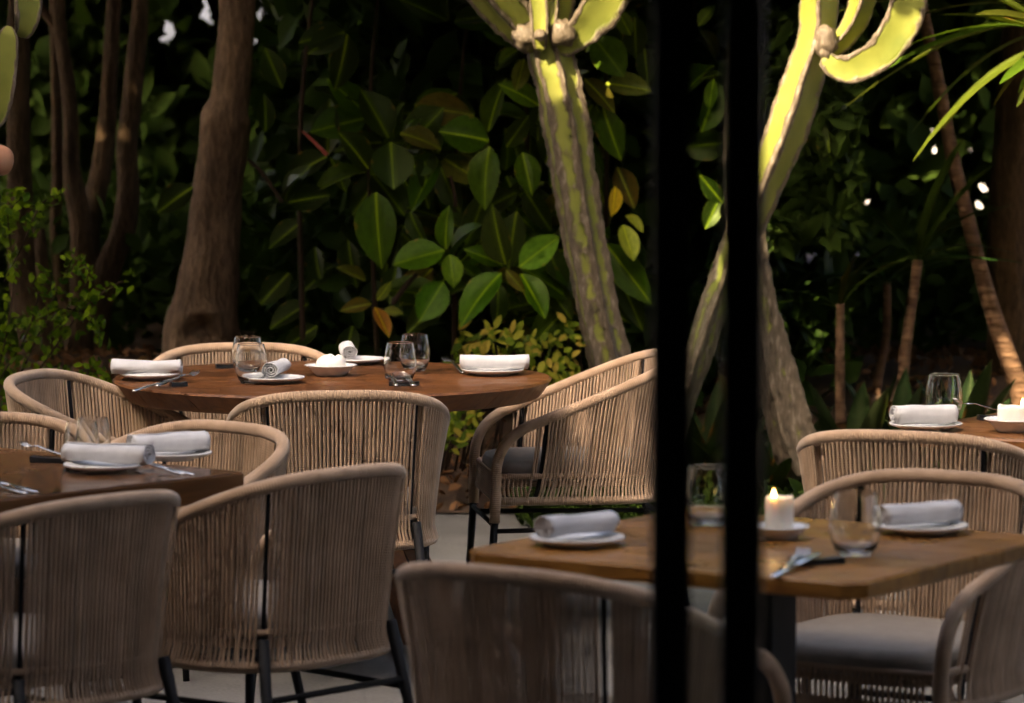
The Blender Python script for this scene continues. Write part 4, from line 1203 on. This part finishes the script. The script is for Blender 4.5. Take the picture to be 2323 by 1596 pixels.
cactus_limb(c4, [(-60, 1300, 100), (-62, 900, 100), (-60, 500, 98), (-55, 330, 96), (-50, 200, 92), (-60, 60, 90), (-70, -150, 84)], 10.0, 4, 0.4, 0.2, 0.0, 'trunk', 0.45, 0.08, seed=12)
cactus_limb(c4, [(-45, 300, 40), (-8, 262, 52), (4, 200, 62), (10, 140, 66), (14, 90, 58), (20, 60, 44)], 9.9, 3, 0.9, 0.1, 0.0, 'arm', 0.5, 0.08, seed=13)
cactus_limb(c4, [(40, 82, 34), (50, 62, 62), (54, 20, 80), (58, -60, 84), (60, -200, 80)], 9.92, 3, 1.2, 0.05, -0.05, 'arm', 0.5, 0.06, seed=14)

# ------------------------------------------------------------ jade shrub under the cactus
js = thing('jade_shrub', 'low shrub with small fleshy yellow-green leaves beside the cactus foot', 'shrub')
spots = [(1040, 790, 30), (1080, 770, 32), (1120, 760, 30), (1160, 770, 30), (1200, 780, 30), (1090, 815, 30), (1140, 810, 28), (1190, 820, 26), (1230, 790, 28), (1262, 765, 28), (1290, 745, 26), (1245, 825, 28), (1280, 800, 28), (1310, 780, 26), (1300, 830, 26), (1265, 855, 26), (1240, 870, 24), (1290, 868, 22), (1030, 830, 26), (1215, 850, 24),
         (1040, 945, 26), (1065, 920, 26), (1025, 975, 26), (1070, 965, 26), (1045, 1000, 26), (1085, 940, 22), (1012, 940, 24), (1015, 1010, 22)]
lj = 0
for px, py, l in spots:
    Y = 13.9 + rr.uniform(0, 0.25)
    c_ = at(px, py, Y)
    ft = Vector((c_.x + rr.uniform(-0.08, 0.08), Y + 0.15, 0.15))
    limb(js, 'branch', [(ft.x, ft.y, ft.z, 0.006), ((c_.x + ft.x) / 2 + 0.02, (c_.y + ft.y) / 2, (c_.z + ft.z) / 2 + 0.05, 0.005), (c_.x, c_.y, c_.z, 0.003)], M['twig'], 6, 8, 0.05)
    for k in range(9):
        an = rr.uniform(0, 6.28)
        d = Vector((math.cos(an), rr.uniform(-0.8, 0.2), math.sin(an) * 0.8 + 0.35)).normalized()
        L_ = l / scl(Y) * rr.uniform(0.8, 1.35)
        cl = rr.choice(((0.12, 0.15, 0.016), (0.08, 0.115, 0.012), (0.22, 0.21, 0.03), (0.045, 0.07, 0.01), (0.25, 0.185, 0.035)))
        o_ = c_ + Vector((rr.uniform(-1, 1), rr.uniform(-0.5, 0.5), rr.uniform(-1, 1))) * 0.022
        place_leaf(JADE, o_, o_ + d * L_, (rr.uniform(-0.5, 0.5), -0.7, 0.7), js, cl, wscale=rr.uniform(0.85, 1.2))
        lj += 1

# ------------------------------------------------------------ climbing vine at the left
vn = thing('leafy_vine', 'small-leaved climbing vine spilling over the left edge behind the rope chair', 'vine')
VS = [[(-30, 930), (10, 780), (30, 640), (20, 520), (10, 430)], [(10, 640), (50, 560), (90, 470), (132, 438)], [(20, 900), (70, 800), (110, 700), (150, 620), (168, 575)], [(60, 880), (130, 780), (190, 700), (240, 660), (300, 628)], [(110, 760), (170, 700), (200, 620), (176, 590)], [(0, 860), (60, 760), (90, 660), (100, 610)], [(150, 700), (210, 720), (230, 770)], [(40, 950), (100, 880), (160, 850), (230, 830)], [(-20, 560), (20, 480), (60, 440)], [(150, 900), (200, 870), (250, 860)], [(-30, 800), (30, 740), (90, 740), (140, 700)]]
pts = []
for st in VS:
    sp_ = smooth_path(st, 60)
    p3 = [at(q[0], q[1], 12.9 + 0.1 * math.sin(i * 0.2 + st[0][0])) for i, q in enumerate(sp_)]
    limb(vn, 'tendril', [(p.x, p.y, p.z, 0.003) for p in p3[::6]], M['twig'], 5, 24, 0)
    for i, p in enumerate(p3):
        for k in range(1): pts.append(tuple(p + Vector((rr.gauss(0, 0.016), rr.gauss(0, 0.03), rr.gauss(0, 0.016)))))
for k in range(110):
    p = at(rr.gauss(40, 60), rr.uniform(700, 960), 13.0 + rr.uniform(0, 0.4)); pts.append(tuple(p))
for k in range(40):
    p = at(rr.gauss(15, 30), rr.uniform(430, 560), 13.0 + rr.uniform(0, 0.3)); pts.append(tuple(p))
tag(leaf_cloud('foliage', np.array(pts), 0.030, M['vine'], vn, seed=12, aspect=0.62), kind='stuff')

# ------------------------------------------------------------ strap-leaved plants at the right
def cane_plant(label, rows, Y, nleaf, llen, seed, colr, arch=False, down=0.0):
    rr2 = random.Random(seed)
    t_ = thing('cane_plant', label, 'plant', group='strap-leaved cane plants')
    limb(t_, 'cane', px_path(rows, Y), M['bark3'], 10, 30, 0.10, seed)
    c_ = at(rows[-1][0], rows[-1][1], Y)
    for k in range(nleaf):
        an = 2.4 * k + rr2.uniform(-0.3, 0.3)
        el = rr2.uniform(0.15 - down, 1.2 - down)
        d = Vector((math.cos(an) * math.cos(el), math.sin(an) * math.cos(el) * 0.8, math.sin(el)))
        L_ = llen * rr2.uniform(0.75, 1.2)
        place_leaf(STRAP2 if (arch or rr2.random() < 0.4) else STRAP, c_ - Vector((0, 0, 0.02)), c_ + d * L_, (-d.x, -0.4, 1.0), t_, tuple(c * rr2.uniform(0.7, 1.2) for c in colr))
    return t_
SG = (0.014, 0.024, 0.004)
cane_plant('cane plant with a pale stem and arching strap leaves behind the far right chair', [(1908, 960, 26), (1906, 880, 24), (1905, 780, 22), (1906, 690, 20)], 14.6, 5, 0.36, 1, SG)
cane_plant('cane plant with a crooked brown cane left of the slender trunk', [(2030, 980, 30), (2046, 880, 28), (2056, 780, 26), (2072, 660, 24), (2082, 590, 22)], 14.8, 6, 0.42, 2, SG)
cane_plant('leafy cane plant with long dark blades between the two canes', [(1985, 1000, 24), (1990, 880, 22), (2010, 760, 20), (2012, 640, 18)], 15.2, 9, 0.50, 3, (0.014, 0.030, 0.007), True)
cane_plant('cane plant whose blades hang in from the upper right corner', [(2440, 1000, 40), (2430, 600, 36), (2420, 300, 34), (2415, 90, 30)], 13.2, 22, 0.55, 4, (0.045, 0.06, 0.008), False, 0.5)
cane_plant('cane plant with blades reaching in at the top right', [(2470, 1000, 40), (2450, 500, 36), (2430, 60, 34)], 13.8, 18, 0.60, 6, (0.05, 0.07, 0.012), True, 0.3)
cane_plant('cane plant with blades showing between the black posts at the top', [(1700, 900, 30), (1690, 500, 26), (1668, 120, 22)], 15.0, 16, 0.45, 5, (0.035, 0.06, 0.01), False, 0.2)
# stiff-leaved agaves
AG = leaf_blade(6, 2, 0.20, 0.6, -0.05, 0.7).mesh('agave_leaf', M['strap'])
def agave(label, px, Y, n, L_, seed):
    rr2 = random.Random(seed)
    z = bed_z((px - 1161.5) / scl(Y), Y)
    t_ = thing('agave', label, 'agave', group='agaves in the bed')
    c_ = Vector(((px - 1161.5) / scl(Y), Y, z))
    for k in range(n):
        an = 2.4 * k; el = 0.35 + 0.9 * k / n
        d = Vector((math.cos(an) * math.cos(el), math.sin(an) * math.cos(el), math.sin(el)))
        place_leaf(AG, c_, c_ + d * L_ * rr2.uniform(0.85, 1.1), (-d.x, -d.y, 0.8), t_, tuple(c * rr2.uniform(0.8, 1.2) for c in (0.012, 0.020, 0.009)))
agave('agave with a pointed leaf rising left of the pale cane', 1935, 14.3, 14, 0.48, 1)
agave('agave at the foot of the crooked cane behind the napkin', 2040, 14.5, 12, 0.42, 2)
agave('dark agave seen low between the black posts', 1610, 14.4, 14, 0.50, 3)
agave('dark agave right of the right black post by the old cactus', 1760, 14.2, 12, 0.42, 4)
agave('agave half hidden by the thick trunk at the right edge', 2190, 14.6, 12, 0.45, 5)

# ------------------------------------------------------------ far greenery, litter, wall
wl = thing('garden_wall', 'low reddish brown garden wall deep in the shade at the right', 'wall')
mb = MB(); mb.box((2.6, 19.6, 0.25), (5.0, 0.25, 0.50)); mb.build('wall_body', M['brownwall'], wl, False)
def far_layer(n, y0, y1, z0, z1, hx, seed):
    g = np.random.default_rng(seed)
    return np.stack([g.uniform(-hx, hx, n), g.uniform(y0, y1, n), g.uniform(z0, z1, n)], 1)
C = np.concatenate([far_layer(22000, 18.0, 19.2, 0.3, 2.6, 3.4, 1), far_layer(22000, 20.0, 21.5, 0.0, 3.0, 3.7, 2), far_layer(16000, 22.5, 24.0, 0.0, 3.4, 4.0, 3)])
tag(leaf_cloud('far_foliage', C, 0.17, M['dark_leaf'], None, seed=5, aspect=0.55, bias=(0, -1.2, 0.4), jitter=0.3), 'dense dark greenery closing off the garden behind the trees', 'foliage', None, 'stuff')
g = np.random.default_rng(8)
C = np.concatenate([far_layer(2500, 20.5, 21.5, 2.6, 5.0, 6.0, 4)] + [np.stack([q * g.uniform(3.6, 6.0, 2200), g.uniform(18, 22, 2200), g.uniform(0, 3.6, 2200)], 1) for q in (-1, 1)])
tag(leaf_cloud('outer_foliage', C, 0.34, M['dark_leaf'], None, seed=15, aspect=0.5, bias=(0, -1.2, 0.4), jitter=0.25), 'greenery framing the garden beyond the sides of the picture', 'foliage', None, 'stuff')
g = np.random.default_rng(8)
C = np.stack([g.uniform(-6, 6, 8000), g.uniform(15.8, 24, 8000), g.uniform(3.4, 4.8, 8000)], 1)  # unseen leaf layer added overhead to block sky light
tag(leaf_cloud('shade_canopy', C, 0.30, M['dark_leaf'], None, seed=6, aspect=0.5, bias=(0, 0, 1.2)), 'leaf canopy added out of view overhead to darken the background', 'foliage', None, 'stuff')
n = 5000
x_, y_ = g.uniform(-3.5, 3.5, n), g.uniform(14.05, 16.5, n)
C = np.stack([x_, y_, [bed_z(a, b_) + 0.02 for a, b_ in zip(x_, y_)]], 1)
tag(leaf_cloud('leaf_litter', C, 0.055, M['litter'], None, seed=7, aspect=0.5, bias=(0, 0, 2.0)), 'dry brown leaf litter covering the planting bed', 'leaf litter', None, 'stuff')
C = np.stack([g.uniform(-4.5, 4.5, 6000), g.uniform(16.0, 18.0, 6000), g.uniform(0.35, 1.1, 6000)], 1)
tag(leaf_cloud('undergrowth', C, 0.12, M['dark_leaf'], None, seed=8, aspect=0.5), 'low dark undergrowth at the feet of the trees', 'undergrowth', None, 'stuff')

# ------------------------------------------------------------ person at the left edge (only an elbow reaches into the picture)
M['skin'] = pm('skin', (0.30, 0.15, 0.09), 0.55, spec=0.3, Subsurface_Weight=0.1, Subsurface_Radius=(0.01, 0.004, 0.002), Subsurface_Scale=0.5)
M['shirt'] = fabric('dark_shirt', (0.03, 0.03, 0.034), (0.02, 0.02, 0.023), 400)
M['trousers'] = fabric('dark_trousers', (0.035, 0.033, 0.032), (0.022, 0.021, 0.02), 400)
M['hair'] = pm('dark_hair', (0.018, 0.011, 0.008), 0.6)
M['eye'] = pm('eye', (0.03, 0.02, 0.015), 0.2)
def skinned(name, J, E_, mat, parent, root=0, lv=2):
    """J: (x, y, z, radius) joints, E_: pairs; one continuous tapered surface"""
    me = bpy.data.meshes.new(name)
    me.from_pydata([j[:3] for j in J], E_, [])
    o = link(name, me, parent)
    o.modifiers.new('skin', 'SKIN').use_smooth_shade = True
    for i, j in enumerate(J):
        me.skin_vertices[0].data[i].radius = (j[3], j[4] if len(j) > 4 else j[3])
        me.skin_vertices[0].data[i].use_root = i == root
    sb = o.modifiers.new('smooth', 'SUBSURF'); sb.levels = lv; sb.render_levels = lv
    me.materials.append(mat)
    return o
pr_ = thing('person', 'person in a dark shirt at the left edge, only a bare elbow in the picture', 'person', (-1.98, 11.9, 0))
B = [(0, 0, 0.95, 0.115), (0, 0, 1.10, 0.105), (0, 0.005, 1.26, 0.115), (0, 0.005, 1.385, 0.10), (0, -0.005, 1.47, 0.058), (0, -0.02, 1.555, 0.072), (0, -0.03, 1.64, 0.092), (0, -0.01, 1.72, 0.075),
     (0.165, 0.0, 1.415, 0.060), (0.30, -0.04, 1.375, 0.072), (0.430, -0.08, 1.350, 0.046), (0.32, -0.15, 1.365, 0.066), (0.20, -0.20, 1.425, 0.030), (0.155, -0.215, 1.445, 0.030),
     (-0.165, 0.0, 1.415, 0.060), (-0.21, 0.01, 1.26, 0.047), (-0.235, 0.0, 1.12, 0.042), (-0.235, -0.05, 0.98, 0.036), (-0.232, -0.09, 0.87, 0.028), (-0.23, -0.10, 0.82, 0.030),
     (0.09, 0, 0.86, 0.095), (0.10, -0.01, 0.66, 0.075), (0.105, 0, 0.50, 0.058), (0.108, 0.01, 0.36, 0.058), (0.11, 0.02, 0.10, 0.040), (0.112, -0.07, 0.045, 0.036), (0.115, -0.15, 0.035, 0.028),
     (-0.09, 0, 0.86, 0.095), (-0.10, -0.01, 0.66, 0.075), (-0.105, 0, 0.50, 0.058), (-0.108, 0.01, 0.36, 0.058), (-0.11, 0.02, 0.10, 0.040), (-0.112, -0.07, 0.045, 0.036), (-0.115, -0.15, 0.035, 0.028)]
Eb = [(0, 1), (1, 2), (2, 3), (3, 4), (4, 5), (5, 6), (6, 7), (3, 8), (8, 9), (9, 10), (10, 11), (11, 12), (12, 13), (3, 14), (14, 15), (15, 16), (16, 17), (17, 18), (18, 19),
      (0, 20), (20, 21), (21, 22), (22, 23), (23, 24), (24, 25), (25, 26), (0, 27), (27, 28), (28, 29), (29, 30), (30, 31), (31, 32), (32, 33)]
n0 = len(B)
for hi, base, dirv, side in ((13, (0.155, -0.215, 1.445), Vector((-0.75, -0.1, 0.45)), Vector((0.3, -0.2, 0.6))), (19, (-0.23, -0.10, 0.82), Vector((0.05, -0.15, -1.0)), Vector((0.0, -1.0, 0.1)))):
    dirv.normalize(); side.normalize(); b0 = Vector(base)
    for k, (off, ln) in enumerate(((0.030, 0.070), (0.011, 0.080), (-0.010, 0.075), (-0.028, 0.060))):
        r0 = b0 + side * off + dirv * 0.035; q1 = r0 + dirv * ln * 0.55; q2 = q1 + (dirv * 0.8 + Vector((0, 0.35, -0.1))).normalized() * ln * 0.45
        i = len(B); B += [(*r0, 0.0095), (*q1, 0.0085), (*q2, 0.0072)]; Eb += [(hi, i), (i, i + 1), (i + 1, i + 2)]
    r0 = b0 + side * 0.042 - dirv * 0.002; q1 = r0 + (dirv * 0.6 + side).normalized() * 0.035; i = len(B)
    B += [(*r0, 0.011), (*q1, 0.009)]; Eb += [(hi, i), (i, i + 1)]
skinned('body', B, Eb, M['skin'], pr_)
S_ = [(0, 0, 0.80, 0.175), (0, 0, 0.92, 0.165), (0, 0, 1.10, 0.150), (0, 0.005, 1.26, 0.165), (0, 0.005, 1.385, 0.145), (0, 0, 1.47, 0.080), (0.165, 0, 1.415, 0.092), (0.235, -0.02, 1.398, 0.092), (-0.165, 0, 1.415, 0.092), (-0.20, 0.005, 1.26, 0.080)]
skinned('shirt', S_, [(0, 1), (1, 2), (2, 3), (3, 4), (4, 5), (4, 6), (6, 7), (4, 8), (8, 9)], M['shirt'], pr_)
T_ = [(0, 0, 1.0, 0.150)] + [(sx * x, y, z, r_) for sx in (1, -1) for x, y, z, r_ in ((0.09, 0, 0.86, 0.108), (0.10, -0.01, 0.66, 0.088), (0.105, 0, 0.50, 0.075), (0.108, 0.01, 0.34, 0.070), (0.11, 0.02, 0.09, 0.062))]
skinned('trousers', T_, [(0, 1), (1, 2), (2, 3), (3, 4), (4, 5), (0, 6), (6, 7), (7, 8), (8, 9), (9, 10)], M['trousers'], pr_)
skinned('hair', [(0, 0.05, 1.56, 0.075), (0, 0.035, 1.65, 0.105), (0, 0.005, 1.735, 0.105), (0, -0.065, 1.735, 0.062)], [(0, 1), (1, 2), (2, 3)], M['hair'], pr_)
skinned('nose', [(0, -0.112, 1.655, 0.010), (0, -0.127, 1.625, 0.014), (0, -0.112, 1.615, 0.012)], [(0, 1), (1, 2)], M['skin'], pr_, 0, 1)
skinned('mouth', [(-0.022, -0.092, 1.580, 0.006), (0, -0.102, 1.580, 0.008), (0.022, -0.092, 1.580, 0.006)], [(0, 1), (1, 2)], pm('lips', (0.30, 0.10, 0.08), 0.5), pr_, 1, 1)
for sx in (-1, 1):
    mb = MB(); mb.lathe([(0.0, -0.011), (0.008, -0.008), (0.011, 0), (0.008, 0.008), (0.0, 0.011)], 12, (sx * 0.032, -0.108, 1.655)); mb.build('eye', M['eye'], pr_)
    skinned('ear', [(sx * 0.092, -0.015, 1.66, 0.010), (sx * 0.102, -0.005, 1.64, 0.016), (sx * 0.092, -0.012, 1.61, 0.009)], [(0, 1), (1, 2)], M['skin'], pr_, 1, 1)

# low plants creeping over the paving edge behind the side-on chair
g = np.random.default_rng(77)
n = 3200
x_ = g.uniform(0.02, 2.4, n); y_ = 14.15 - g.uniform(0, 1, n) ** 0.8 * (0.55 + 0.55 * np.clip(x_, 0, 1))
C = np.stack([x_, y_, g.uniform(0.01, 0.17, n) * (0.6 + 0.4 * np.sin(x_ * 9 + y_ * 7))], 1)
tag(leaf_cloud('ground_cover', C, 0.07, M['dark_leaf'], None, seed=78, aspect=0.45, bias=(0, -0.3, 1.2)), 'dark low ground cover at the paving edge under the side-on chair', 'ground cover', None, 'stuff')
